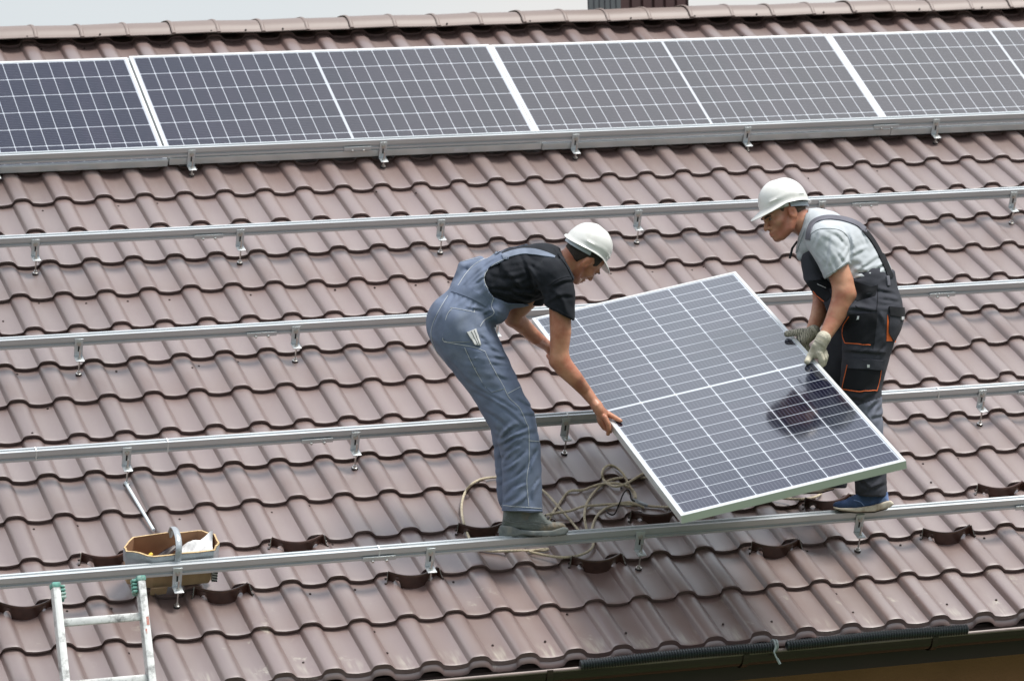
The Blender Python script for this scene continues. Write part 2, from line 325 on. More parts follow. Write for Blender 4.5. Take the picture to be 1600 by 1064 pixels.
def palm_mat():
    m = mat('knitted glove with grey rubber lines', (0.46, 0.43, 0.34), .9, var=.1, vscale=50)
    t = m.node_tree; b = t.nodes['Principled BSDF']; k = t.links.new
    tc = N(t, 'ShaderNodeTexCoord'); w = N(t, 'ShaderNodeTexWave'); w.inputs['Scale'].default_value = 42
    w.inputs['Distortion'].default_value = 7; w.inputs['Detail'].default_value = 2; w.inputs['Detail Scale'].default_value = 1.5
    k(tc.outputs['Object'], w.inputs['Vector'])
    r = N(t, 'ShaderNodeMapRange'); r.inputs[1].default_value = .62; r.inputs[2].default_value = .75; r.inputs[4].default_value = .85; k(w.outputs['Fac'], r.inputs[0])
    mm = N(t, 'ShaderNodeMix', data_type='RGBA'); k(r.outputs[0], mm.inputs[0])
    src = b.inputs['Base Color'].links[0].from_socket; k(src, mm.inputs[6]); mm.inputs[7].default_value = (.06, .06, .06, 1)
    k(mm.outputs[2], b.inputs['Base Color'])
    return m
M_PALM = palm_mat()

# ------------------------------------------------------------------ object helpers
def tag(o, label=None, cat=None, group=None, kind=None):
    if label: o['label'] = label
    if cat: o['category'] = cat
    if group: o['group'] = group
    if kind: o['kind'] = kind
    return o
def empty(name, M=None, label=None, cat=None, group=None):
    o = bpy.data.objects.new(name, None); C.objects.link(o)
    o.empty_display_size = .1
    if M is not None: o.matrix_world = M
    return tag(o, label, cat, group)
def link(name, verts, faces, mats, parent=None, M=None, smooth=None, fm=None, label=None):
    me = bpy.data.meshes.new(name)
    me.from_pydata([tuple(v) for v in verts], [], [tuple(f) for f in faces])
    if not isinstance(mats, (list, tuple)): mats = [mats]
    for a in mats: me.materials.append(a)
    if fm is not None: me.polygons.foreach_set('material_index', fm)
    me.validate(); me.update()
    if smooth is not None:
        me.polygons.foreach_set('use_smooth', [True]*len(me.polygons))
        if smooth < 180: me.set_sharp_from_angle(angle=math.radians(smooth))
    o = bpy.data.objects.new(name, me); C.objects.link(o)
    if parent is not None:
        o.parent = parent
        if M is not None: o.matrix_world = M if False else M
    elif M is not None: o.matrix_world = M
    if label: o['label'] = label
    return o
class MB:
    """collects simple shapes; build() links them as one mesh"""
    def __init__(s): s.v = []; s.f = []; s.m = []; s.cur = 0
    def add(s, v, f):
        b = len(s.v); s.v += [tuple(x) for x in v]; s.f += [tuple(b+i for i in q) for q in f]; s.m += [s.cur]*len(f)
        return s
    def box(s, lo, hi, bev=0.0, M=None):
        (a, b, c), (d, e, f) = lo, hi
        if bev <= 0:
            v = [(a, b, c), (d, b, c), (d, e, c), (a, e, c), (a, b, f), (d, b, f), (d, e, f), (a, e, f)]
            fs = [(0, 3, 2, 1), (4, 5, 6, 7), (0, 1, 5, 4), (1, 2, 6, 5), (2, 3, 7, 6), (3, 0, 4, 7)]
        else:
            bm = bmesh.new(); bmesh.ops.create_cube(bm, size=1)
            for x in bm.verts: x.co = ((a+d)/2+x.co.x*(d-a), (b+e)/2+x.co.y*(e-b), (c+f)/2+x.co.z*(f-c))
            bmesh.ops.bevel(bm, geom=bm.edges[:], offset=bev, segments=2, affect='EDGES', profile=.5)
            bm.verts.index_update()
            v = [tuple(x.co) for x in bm.verts]; fs = [[x.index for x in q.verts] for q in bm.faces]; bm.free()
        if M is not None: v = [tuple(M @ Vector(x)) for x in v]
        return s.add(v, fs)
    def tube(s, pts, r, n=8, caps=True, sy=1.0):
        pts = [Vector(p) for p in pts]; k = len(pts)
        rs = r if isinstance(r, (list, tuple)) else [r]*k
        vs = []; up = None
        for i, p in enumerate(pts):
            t = (pts[min(i+1, k-1)]-pts[max(i-1, 0)]).normalized()
            if up is None:
                up = Vector((0, 0, 1)) if abs(t.z) < .9 else Vector((1, 0, 0))
            a = t.cross(up).normalized(); up = a.cross(t).normalized()
            for j in range(n):
                an = 2*math.pi*j/n
                vs.append(p + a*math.cos(an)*rs[i] + up*math.sin(an)*rs[i]*sy)
        fs = [(i*n+j, i*n+(j+1) % n, (i+1)*n+(j+1) % n, (i+1)*n+j) for i in range(k-1) for j in range(n)]
        if caps: fs += [tuple(range(n))[::-1], tuple((k-1)*n+j for j in range(n))]
        return s.add(vs, fs)
    def lathe(s, prof, M, n=12):
        vs = []
        for r, z in prof:
            for j in range(n):
                a = 2*math.pi*j/n; vs.append(M @ Vector((r*math.cos(a), r*math.sin(a), z)))
        k = len(prof)
        fs = [(i*n+j, i*n+(j+1) % n, (i+1)*n+(j+1) % n, (i+1)*n+j) for i in range(k-1) for j in range(n)]
        fs += [tuple(range(n))[::-1], tuple((k-1)*n+j for j in range(n))]
        return s.add(vs, fs)
    def prism(s, poly, a, b):
        """poly in (y, z), extruded along x from a to b"""
        n = len(poly)
        v = [(a, y, z) for y, z in poly]+[(b, y, z) for y, z in poly]
        f = [(i, (i+1) % n, n+(i+1) % n, n+i) for i in range(n)]+[tuple(range(n))[::-1], tuple(range(n, 2*n))]
        return s.add(v, f)
    def build(s, name, mats, parent=None, M=None, smooth=30, label=None):
        return link(name, s.v, s.f, mats, parent, M, smooth, s.m, label)
def put(o, parent): o.parent = parent; return o
def copy_tree(o, parent=None):
    c = o.copy(); C.objects.link(c)
    if parent is not None: c.parent = parent
    for ch in list(o.children): copy_tree(ch, c)
    return c
def TR(u, v, w): return MR @ Matrix.Translation((u, v, w))

# ------------------------------------------------------------------ photo geometry helpers (real depth in metres)
def PX(px, py, depth):
    return cam_loc + (c_right*((px-800)/FPX) + c_down*((py-532)/FPX) + c_fwd)*depth
def on_roof(px, py, w=0.0):
    d = c_right*((px-800)/FPX) + c_down*((py-532)/FPX) + c_fwd
    n = Vector((0, -SN, CS))
    k = (w - cam_loc.dot(n))/d.dot(n)
    return cam_loc + d*k
def to_uvw(p): return (p.x, p.y*CS + p.z*SN, -p.y*SN + p.z*CS)

# ------------------------------------------------------------------ the setting
def ground():
    s = 600
    o = link('ground', [(-s, -s, -6.2), (s, -s, -6.2), (s, s, -6.2), (-s, s, -6.2)], [(0, 1, 2, 3)], M_GRASS)
    tag(o, kind='structure')
ground()

# ------------------------------------------------------------------ the house
PITCH, STEP, AMP, RISE = 0.22, 0.35, 0.037, 0.0225
ps = np.array([0, .05, .10, .15, .19, .22, .25, .28, .34, .42, .50, .58, .66, .72, .755, .775, .795, .82, .855, .90, .95])
ph = np.array([1, .985, .93, .80, .62, .42, .22, .165, .10, .03, 0.0, .02, .075, .14, .20, .42, .66, .83, .92, .965, .99])
def prof_h(s): return np.interp(np.asarray(s) % 1.0, np.r_[ps, 1.0], np.r_[ph, 1.0])
# smooth the piecewise profile but keep the steep left flank
_s = np.linspace(0, 1, 240, endpoint=False); _h = prof_h(_s)
for _ in range(3): _h = (np.roll(_h, 1)+2*_h+np.roll(_h, -1))/4
_h = (_h-_h.min())/(_h.max()-_h.min())
def prof(s): return np.interp(np.asarray(s) % 1.0, np.r_[_s, 1.0], np.r_[_h, _h[0]])
def roof_w(u, v):
    """height of the sheet above the crest plane"""
    fr = (v/STEP) - math.floor(v/STEP + 1e-6)
    return float(AMP*(prof(u/PITCH)-1) - RISE*fr)
U0, U1 = -5.06, 11.88
EAVE_V = -13*STEP - .023
house = empty('house', Matrix.Identity(4), 'house under a brown wavy metal tile roof with ridge caps, gutter and chimney', 'house')
def build_roof():
    us = np.concatenate([(i + np.array([0, .05, .1, .15, .19, .22, .25, .28, .34, .42, .5, .58, .66, .72, .755, .775, .795, .82, .855, .90, .95]))*PITCH
                         for i in range(int(round(U0/PITCH)), int(round(U1/PITCH)))] + [[U1]])
    h = AMP*(prof(us/PITCH)-1)
    rows = []   # (v, offset)
    lips = [2.115, 2.005, 1.63, 1.28, .98, .66] + [(-j)*STEP for j in range(-1, 14)]
    lips[-1] = EAVE_V
    for a, b in zip(lips[:-1], lips[1:]):
        for t in (0, .04, .3, .65, .93, .985, 1.0):
            rows.append((a + (b-a)*t + (.012 if t == 0 else 0), -RISE*(1-t) - (0.0012 if t == 1.0 else 0)))
        rows.append((b + .004, -RISE*.5))
    rows.pop()
    rows.append((EAVE_V-.001, -.012)); rows.append((EAVE_V-.002, -.024))
    rows.append((EAVE_V-.009, -.031)); rows.append((EAVE_V-.017, -.043)); rows.append((EAVE_V-.018, -.047)); rows.append((EAVE_V+.03, -.047))
    nu = len(us); V = np.zeros((len(rows), nu, 3))
    rr = np.random.default_rng(3)
    sheet = np.floor((us-.1716+5.5)/1.1).astype(int)      # sheets five waves wide, each lying a little differently
    sdv = rr.normal(0, .0028, 40)[sheet]; sdw = rr.uniform(0, .0022, 40)[sheet]
    for r, (v, o) in enumerate(rows):
        j = round(v/STEP)
        wob = .0016*np.sin(us*1.7 + j*1.3)+.0011*np.sin(us*5.1 + j*2.9)
        V[r, :, 0] = us; V[r, :, 1] = v + wob*.8 + sdv; V[r, :, 2] = h + o + wob*.6 + sdw
    idx = np.arange(len(rows)*nu).reshape(len(rows), nu)
    f = np.stack([idx[:-1, :-1], idx[1:, :-1], idx[1:, 1:], idx[:-1, 1:]], -1).reshape(-1, 4)
    o = link('roof', V.reshape(-1, 3), f.tolist(), M_ROOF, None, MR, smooth=38)
    o.parent = house
    return o
roof = build_roof()

def under_roof():
    # far slope, walls, soffit, fascia
    rz = W3(0, 2.10, -.012)
    mb = MB()
    far = (rz.y + 5.2, rz.z - 5.2*math.tan(SL))
    mb.add([(U0, rz.y, rz.z), (U1, rz.y, rz.z), (U1, far[0], far[1]), (U0, far[0], far[1])], [(0, 1, 2, 3)])
    e = W3(0, EAVE_V-.01, -.10)
    mb.add([(U0, e.y, e.z), (U1, e.y, e.z), (U1, rz.y, rz.z-.08), (U0, rz.y, rz.z-.08)], [(0, 3, 2, 1)])
    o = mb.build('roof_deck', M_DARKROOF, house, smooth=None)
    mb = MB(); mb.box((U0, e.y+.005, e.z-.125), (U1, e.y+.03, e.z+.03)); mb.build('fascia', M_FASCIA, house, smooth=None)
    mb = MB(); mb.box((U0, e.y+.03, e.z-.125), (U1, e.y+.34, e.z-.105)); mb.build('soffit', M_FASCIA, house, smooth=None)
    mb = MB(); mb.box((U0+.5, e.y+.34, -6.2), (U1-.5, far[0]-.4, e.z-.10))
    mb.prism([(e.y+.345, e.z-.1), (far[0]-.42, e.z-.1), (rz.y, rz.z-.13)], U0+.51, U1-.51)
    mb.build('wall', M_WALL, house, smooth=None)
under_roof()

def ridge():
    # rounded ridge caps, one piece after another with a raised bead at each joint
    pitch = .27
    prof2 = [(1.962, .022), (1.9635, .027), (1.982, .031), (1.990, .033), (2.005, .041), (2.028, .047), (2.055, .047), (2.09, .042), (2.13, .027), (2.18, .002), (2.23, -.025), (2.26, -.05)]
    n = len(prof2)
    def piece(L, bend):
        vs = []; fs = []
        xs = [(0, .006), (.010, .0095), (.02, .006), (.024, 0), (L-.002, 0), (L+.012, -.001)]
        for x, g in xs:
            for i, (v, w) in enumerate(prof2):
                a = prof2[max(i-1, 0)]; b = prof2[min(i+1, n-1)]
                nx, ny = -(b[1]-a[1]), (b[0]-a[0]); l = math.hypot(nx, ny)
                k = g if i > 0 else g*.3
                vs.append((x, v+nx/l*k, w+ny/l*k + bend*(x/L)))
        m = len(xs)
        for i in range(m-1):
            for j in range(n-1): fs.append((i*n+j, (i+1)*n+j, (i+1)*n+j+1, i*n+j+1))
        return vs, fs
    first = []
    for k in range(4):
        vs, fs = piece(pitch, (-.004, .003, .0, .006)[k])
        first.append(link('ridge_cap', vs, fs, M_RIDGE, None, None, smooth=50))
        first[-1].parent = roof
    i = 0
    x = U0 + .12
    sc = MB(); sc.lathe([(.006, 0), (.006, .003), (.004, .006)], Matrix.Identity(4), 8)
    s0 = sc.build('roof_screw', M_SCREW, None)
    s0.parent = roof
    used = 0
    while x < U1-.2:
        o = first[i % 4] if i < 4 else first[(i*7) % 4].copy()
        if i >= 4: C.objects.link(o); o.parent = roof
        o.matrix_parent_inverse = Matrix.Identity(4)
        o.location = (x, 0, (.003, -.002, 0, .004)[(i*5) % 4]); i += 1; x += pitch
    # screws on the lower flange of the cap and in the troughs
    spots = []
    for px in (43, 157, 331, 385, 443, 700, 830, 988, 1088, 1185, 1290, 1341, 1440, 1538):
        q = to_uvw(on_roof(px, 57-px*.029, .045)); spots.append((q[0], 1.974, .0325))
    for px, py in [(67, 325), (185, 319), (246, 315), (75, 633), (50, 687), (5, 500), (182, 575), (311, 568), (228, 695), (371, 684), (372, 562), (27, 581), (3, 527),
                   (105, 949), (174, 947), (201, 1019), (121, 819), (53, 822), (425, 796), (483, 791), (281, 806), (520, 846),
                   (485, 923), (555, 917), (585, 984), (474, 1033), (605, 1020), (709, 904), (770, 1006), (852, 1000), (887, 954), (978, 988), (1130, 973), (1206, 969),
                   (1307, 925), (1333, 956), (1480, 942), (1557, 935), (1539, 835), (1408, 846), (1262, 857), (1443, 720), (1497, 713), (1453, 763), (1250, 660), (970, 768),
                   (1143, 238), (1263, 277), (1371, 264), (1160, 60), (1320, 33), (1568, 29), (65, 75), (132, 73), (250, 69), (350, 67), (902, 49), (1052, 43), (588, 301), (650, 302),
                   (524, 448), (586, 445), (650, 441), (700, 445), (838, 452), (955, 424), (1082, 418), (1020, 421), (1100, 414), (265, 464), (392, 457), (61, 469), (135, 469), (200, 466), (300, 580), (227, 1014)]:
        q = to_uvw(on_roof(px, py, -.035)); spots.append((q[0], q[1], None))
    for k, (u, v, w) in enumerate(spots[:98]):
        o = s0 if k == 0 else s0.copy()
        if k: C.objects.link(o); o.parent = roof
        o.matrix_parent_inverse = Matrix.Identity(4)
        o.location = (u, v, roof_w(u, v)+.0005 if w is None else w)
ridge()

def chimney():
    base = W3(0, 2.2, 0)
    y0 = base.y + .25; y1 = y0 + .60
    def ux(px):
        d = c_right*((px-800)/FPX) + c_down*((12-532)/FPX) + c_fwd; return (cam_loc + d*((y0-cam_loc.y)/d.y)).x
    u0, u1 = ux(970), ux(1076)
    z0, z1 = base.z - .5, base.z + 1.1
    mb = MB()
    # ribbed cladding: left (grey) face and front (brown) face as folded sheets with depth
    def ribs(a, b, n, d=.018):
        pts = []; w = (b-a)/n
        for i in range(n):
            s = a+i*w
            pts += [(s, 0), (s+w*.72, 0), (s+w*.80, d), (s+w*.92, d)]
        pts.append((b, 0)); return pts
    fr = [(x, y0+d) for x, d in ribs(u0, u1, 6)]
    rt = [(u1-d, y) for y, d in ribs(y0, y1, 5)]
    bk = [(x, y1-d) for x, d in ribs(u0, u1, 6)][::-1]
    lf = [(u0+d, y) for y, d in ribs(y0, y1, 6)][::-1]
    loop = fr[:-1]+rt[:-1]+bk[:-1]+lf[:-1]
    cols = [1]*(len(fr)-1)+[1]*(len(rt)-1)+[1]*(len(bk)-1)+[0]*(len(lf)-1)
    n = len(loop)
    v = [(x, y, z0) for x, y in loop]+[(x, y, z1) for x, y in loop]
    for i in range(n):
        mb.cur = cols[i]
        mb.add([v[i], v[(i+1) % n], v[n+(i+1) % n], v[n+i]], [(0, 1, 2, 3)])
    ch = mb.build('chimney', [M_CHIMG, M_CHIMB], None, smooth=None)
    ch.parent = roof; ch.matrix_parent_inverse = MR.inverted()
    cb = MB(); cb.box((u0-.06, y0-.06, z1), (u1+.06, y1+.06, z1+.06)); cb.box((u0+.1, y0+.1, z1+.06), (u1-.1, y1-.1, z1+.2))
    o = cb.build('chimney_cap', M_CHIMB, None, smooth=None); o.parent = roof; o.matrix_parent_inverse = MR.inverted()
chimney()

EV = W3(0, EAVE_V, -.03)
GY, GZ = EV.y - .055, EV.z - .052       # gutter centre line
GR = .062
def gutter():
    vs = []; fs = []
    prof = [(GR*math.cos(a), GR*math.sin(a)) for a in np.linspace(math.radians(180), math.radians(360), 15)]
    inn = [(y*.95, z*.95+.001) for y, z in prof][::-1]
    loop = prof+inn; n = len(loop)
    for x in (U0, U1): vs += [(x, GY+y, GZ+z) for y, z in loop]
    fs = [(i, (i+1) % n, n+(i+1) % n, n+i) for i in range(n)]
    g = link('gutter', vs, fs, M_GUTTER, house, None, smooth=40)
    mb = MB(); mb.tube([(U0, GY-GR+.003, GZ+.003), (U1, GY-GR+.003, GZ+.003)], .0085, 10); o = mb.build('gutter_rim', M_GUTRIM, None); o.parent = g
    b0 = None
    for u in (-.35, .55, 1.38, 2.30, 3.22, 4.14, 5.06):
        if b0 is None:
            mb = MB(); pts = [(0, (GR+.004)*math.cos(a), (GR+.004)*math.sin(a)) for a in np.linspace(math.radians(172), math.radians(352), 14)]
            v = []; f = []
            for y_ in (-.014, .014):
                for p in pts: v.append((y_, p[1], p[2]))
            k = len(pts)
            f = [(i, i+1, k+i+1, k+i) for i in range(k-1)]
            v2 = [(a, b*1.05, c*1.05) for a, b, c in v]
            mb.add(v+v2, f+[tuple(2*k+i for i in q[::-1]) for q in f]+[(i, 2*k+i, 2*k+i+1, i+1) for i in range(k-1)]+[(k+i, k+i+1, 3*k+i+1, 3*k+i) for i in range(k-1)])
            o = b0 = mb.build('gutter_bracket', M_GUTTER, None)
        else:
            o = b0.copy(); C.objects.link(o)
        o.parent = g; o.location = (u, GY, GZ)
gutter()

# ------------------------------------------------------------------ corrugated conduit lying along the gutter rim
def conduit(u0, u1, label, z_end=(0, 0)):
    n = int((u1-u0)/.0064); pts = []; rs = []
    for i in range(n+1):
        u = u0+(u1-u0)*i/n
        a = i/n
        z = GZ + .026 + z_end[0]*(1-a)+z_end[1]*a + .003*math.sin(u*7)
        pts.append((u, GY-GR-.004+.003*math.sin(u*4+1), z)); rs.append(.0245 if i % 2 else .0165)
    mb = MB(); mb.tube(pts, rs, 14)
    o = mb.build('corrugated_conduit', M_CONDUIT, None, smooth=25)
    tag(o, label, 'cable conduit', 'black corrugated conduit on the gutter')
conduit(1.52, 2.445, 'black corrugated conduit on the gutter left of the tied wire, partly in shade', (-.004, 0))
conduit(2.492, 3.38, 'black corrugated conduit on the gutter right of the tied wire, ending at bare gutter rim')
def wire_tie():
    base = Vector((2.43, GY-GR-.004, GZ+.026))
    mb = MB()
    mb.tube([base+Vector((.0, .028*math.cos(a), .028*math.sin(a))) for a in np.linspace(0, 6.28, 16)], .005, 6)
    mb.tube([base+Vector((.01, .028*math.cos(a+.3), .028*math.sin(a))) for a in np.linspace(0, 6.28, 16)], .004, 6)
    mb.tube([base+Vector(p) for p in ((0, -.028, 0), (-.012, -.034, -.02), (-.004, -.036, -.042), (.004, -.036, -.055))], .004, 6)
    mb.tube([base+Vector(p) for p in ((.002, -.036, -.052), (.014, -.038, -.075))], .0065, 6)
    o = mb.build('wire_tie', mat('pale grey plastic wire', (.33, .37, .37), .5, var=.3, vscale=60))
    tag(o, 'short grey wire knotted round the black conduit, its end hanging over the gutter', 'wire')
wire_tie()

# ------------------------------------------------------------------ mounting rails
RH, RD, RW0 = .052, .036, .090
def rail(vf, brackets, splices, seams, u0, u1, label, lift=0.0):
    root = empty('mounting_rail', TR(0, vf, lift), label, 'rail', 'aluminium mounting rails across the roof')
    # hollow profile: top channel, front flange, recessed groove, lower flange
    P = [(.0, RW0+RH), (.0, RW0+.026), (.006, RW0+.024), (.006, RW0+.012), (.0, RW0+.011), (.0, RW0), (RD, RW0), (RD, RW0+RH),
         (RD-.009, RW0+RH), (RD-.009, RW0+RH-.006), (.009, RW0+RH-.006), (.009, RW0+RH)]
    mb = MB(); mb.prism(P, u0, u1)
    n = len(P)
    for i in (1, 2, 3): mb.m[i] = 1
    mb.build('rail_profile', [M_ALU, M_ALUSLOT], root, smooth=None)
    for k, (u, dw) in enumerate(brackets):
        b = bracket_at(u, vf, dw); b.parent = root; b.location = (u, 0, 0)
    for a, b in splices:
        mb = MB(); mb.box((a, -.009, RW0-.002), (b, -.0005, RW0+.020), .0015)
        s = mb.build('splice_plate', M_ALU, root)
        mb = MB()
        for t in (.3, .72):
            x = a+(b-a)*t
            mb = MB(); mb.lathe([(.0075, 0), (.0075, .005), (.005, .009)], Matrix.Translation((x, -.009, RW0-.001)) @ Matrix.Rotation(math.radians(90), 4, 'X'), 8)
            o = mb.build('bolt', M_STEEL, s)
    for a in seams:
        mb = MB(); mb.box((a, -.0012, RW0-.001), (a+.006, RD+.0012, RW0+RH+.0015)); mb.build('joint_strip', M_BACK, root, smooth=None)
    return root
_bk = {}
def bracket_at(u, vf, dw):
    key = round(dw, 3)
    if key in _bk: return copy_tree(_bk[key])
    b = bpy.data.objects.new('bracket', None)
    top, fw, pw = RW0+RH-.012, .032, .021
    t = .005
    mb = MB()
    # plate with a slot: two side strips and bridges, then the foot
    mb.box((-pw, -t-.001, fw), (pw, -.001, top), .001)
    mb.box((-pw, -.058, fw), (pw, -t-.001, fw+t), .001)
    mb.box((-.004, -t-.0018, RW0-.028), (.004, -t-.0005, RW0+.016))
    mb.m[-6:] = [1]*6
    bo = mb.build('bracket', [M_ALU, M_RUBBER], None)
    X90 = Matrix.Rotation(math.radians(90), 4, 'X')
    mb = MB(); mb.lathe([(.012, 0), (.012, .002), (.009, .002), (.009, .008), (.0045, .008), (.0045, .013)], Matrix.Translation((0, -t-.001, RW0+.014)) @ X90, 8)
    o = mb.build('bolt', M_STEEL, bo)
    mb = MB(); z0 = -.052+dw
    mb.lathe([(.0042, z0+.006), (.0042, fw+.052)], Matrix.Translation((0, -.035, 0)), 8)
    mb.lathe([(.0095, fw+t), (.0095, fw+t+.008)], Matrix.Translation((0, -.035, 0)), 6)
    mb.lathe([(.0085, fw-.009), (.0085, fw-.001)], Matrix.Translation((0, -.035, 0)), 6)
    mb.lathe([(.0075, z0+.020), (.0085, z0+.012), (.014, z0+.010), (.014, z0+.006)], Matrix.Translation((0, -.035, 0)), 10)
    o = mb.build('hanger_screw', M_STEEL, bo)
    mb = MB(); mb.lathe([(.0155, z0-.004), (.0155, z0+.006)], Matrix.Translation((0, -.035, 0)), 12)
    o = mb.build('rubber_washer', M_RUBBER, bo)
    bpy.data.objects.remove(b)
    _bk[key] = bo
    return bo
def UR(px, py, vf, w): # u of a pixel on a rail's front face
    d = c_right*((px-800)/FPX) + c_down*((py-532)/FPX) + c_fwd
    p = W3(0, vf, 0); n = Vector((0, CS, SN))
    k = (p - cam_loc).dot(n)/d.dot(n); return (cam_loc + d*k).x
RV = [1.365, .313, -.722, -1.783, -2.835, -3.885]
rail(RV[0], [], [], [], U0+.3, U1-.3, 'topmost rail, hidden under the upper edge of the solar panel row')
rail(RV[1], [(-.085, .044), (.985, .044), (2.07, .044), (3.197, .044), (4.24, .044), (5.42, .044)],
     [(UR(538, 226, RV[1], 0), UR(580, 224, RV[1], 0)), (UR(1366, 190, RV[1], 0), UR(1405, 188, RV[1], 0))], [], -3.1, 9.2,
     'aluminium rail running in front of the lower edge of the solar panels', -.042)
rail(RV[2], [(-.083, 0), (.992, 0), (2.085, 0), (3.196, 0), (4.27, 0), (5.43, 0)],
     [(UR(303, 374, RV[2], 0), UR(348, 371, RV[2], 0)), (UR(1330, 325, RV[2], 0), UR(1371, 323, RV[2], 0))], [], -3.1, 9.2,
     'bare aluminium rail passing just behind the white hard hats')
rail(RV[3], [(-.085, 0), (1.006, 0), (2.05, 0), (3.16, 0), (4.25, 0)],
     [(UR(385, 522, RV[3], 0), UR(432, 519, RV[3], 0)), (UR(1452, 461, RV[3], 0), UR(1492, 458, RV[3], 0))], [], -3.1, 9.2,
     'bare aluminium rail crossing behind the waists of both workers')
rail(RV[4], [(-.084, 0), (1.016, 0), (2.068, 0), (3.19, 0), (4.276, 0)],
     [(UR(471, 688, RV[4], 0), UR(520, 684, RV[4], 0)), (UR(1247, 624, RV[4], 0), UR(1290, 620, RV[4], 0)), (UR(1590, 614, RV[4], 0), UR(1625, 611, RV[4], 0))],
     [UR(56, 706, RV[4], 0), UR(262, 693, RV[4], 0), UR(887, 653, RV[4], 0), UR(1467, 613, RV[4], 0)], -3.1, 9.2,
     'aluminium rail crossing behind the knees of the worker in blue grey overalls')
rail(RV[5], [(-.094, 0), (1.069, 0), (2.074, 0), (3.169, 0), (4.27, 0)],
     [(UR(566, 873, RV[5], 0), UR(618, 868, RV[5], 0)), (UR(1586, 794, RV[5], 0), UR(1630, 790, RV[5], 0))], [UR(592, 865, RV[5], 0)], -3.1, 9.2,
     'lowest aluminium rail, on which both workers stand')

# ------------------------------------------------------------------ solar panels
def solar_panel(M, label, group, sticker=True):
    root = empty('solar_panel', M, label, 'solar panel', group)
    H, lip = .040, .0155
    mb = MB()
    o_ = [(0, 0), (PL, 0), (PL, PW), (0, PW)]; i_ = [(lip, lip), (PL-lip, lip), (PL-lip, PW-lip), (lip, PW-lip)]
    e = .0015
    rings = [[(x, y, -H) for x, y in o_], [(x, y, -e) for x, y in o_],
             [(x+(e if x == 0 else -e), y+(e if y == 0 else -e), 0) for x, y in o_], [(x, y, 0) for x, y in i_], [(x, y, -.0022) for x, y in i_]]
    vs = [p for r in rings for p in r]
    fs = [(4*k+j, 4*k+(j+1) % 4, 4*k+4+(j+1) % 4, 4*k+4+j) for k in range(4) for j in range(4)]
    # inner return of the frame below
    b = len(vs); w2 = .03
    vs += [(x, y, -H) for x, y in ((w2, w2), (PL-w2, w2), (PL-w2, PW-w2), (w2, PW-w2))]
    fs += [(j, b+j, b+(j+1) % 4, (j+1) % 4) for j in range(4)]
    mb.add(vs, fs)
    mb.build('frame', M_FRAME, root, smooth=None)
    z = -.0022
    link('glass', [(lip, lip, z), (PL-lip, lip, z), (PL-lip, PW-lip, z), (lip, PW-lip, z)], [(0, 1, 2, 3)], M_CELL, root)
    z = -.008
    link('backsheet', [(.003, .003, z), (PL-.003, .003, z), (PL-.003, PW-.003, z), (.003, PW-.003, z)], [(3, 2, 1, 0)], M_BACK, root)
    mb = MB(); mb.box((PL/2-.05, PW-.16, -.028), (PL/2+.05, PW-.06, -.009), .003); mb.build('junction_box', M_RUBBER, root)
    return root
TI = .134
def row_panel(u, v, w, label):
    M = MR @ Matrix.Translation((u, v, w)) @ Matrix.Rotation(TI, 4, 'X')
    p = solar_panel(M, label, 'solar panels in the row along the ridge')
    mb = MB(); mb.box((1.62, -.0012, -.030), (1.70, -.0002, -.014)); mb.build('label_sticker', M_REFL, p, smooth=None)
    return p
row_panel(.862-2.137, .318, .029, 'solar panel at the left end of the row, cut by the left picture edge')
row_panel(.868, .318, .0365, 'solar panel second from the left in the row below the ridge')
row_panel(3.008, .318, .032, 'solar panel directly below the chimney, third from the left in the row')
row_panel(5.146, .318, .0305, 'solar panel at the right end of the row, cut by the right picture edge')

# the panel being carried: corners of its glass face in the roof frame
HC = np.array([[1.938, -2.556, 0.529], [2.968, -2.558, 0.726], [2.927, -4.678, 0.904], [1.898, -4.676, 0.706]])
pTL, pTR, pBR, pBL = (W3(*c) for c in HC)
ctr = (pTL+pTR+pBR+pBL)/4
ex_ = ((pTL-pBL)+(pTR-pBR)).normalized()           # long axis, up the slope
ey_ = ((pTL-pTR)+(pBL-pBR)).normalized(); ey_ = (ey_-ex_*ey_.dot(ex_)).normalized()
ez_ = ex_.cross(ey_)
org = ctr - ex_*PL/2 - ey_*PW/2
MH = Matrix((ex_, ey_, ez_)).transposed().to_4x4(); MH.translation = org
held = solar_panel(MH, 'solar panel carried tilted between the two workers above the bare rails', 'solar panel in hand')
del held['group']
mb = MB(); mb.box((.30, PW+.0002, -.027), (.37, PW+.0012, -.012)); mb.build('label_sticker', M_REFL, held, smooth=None)
def panel_depth(px, py, off=0.0):
    d = c_right*((px-800)/FPX) + c_down*((py-532)/FPX) + c_fwd
    return (org + ez_*off - cam_loc).dot(ez_)/d.dot(ez_)
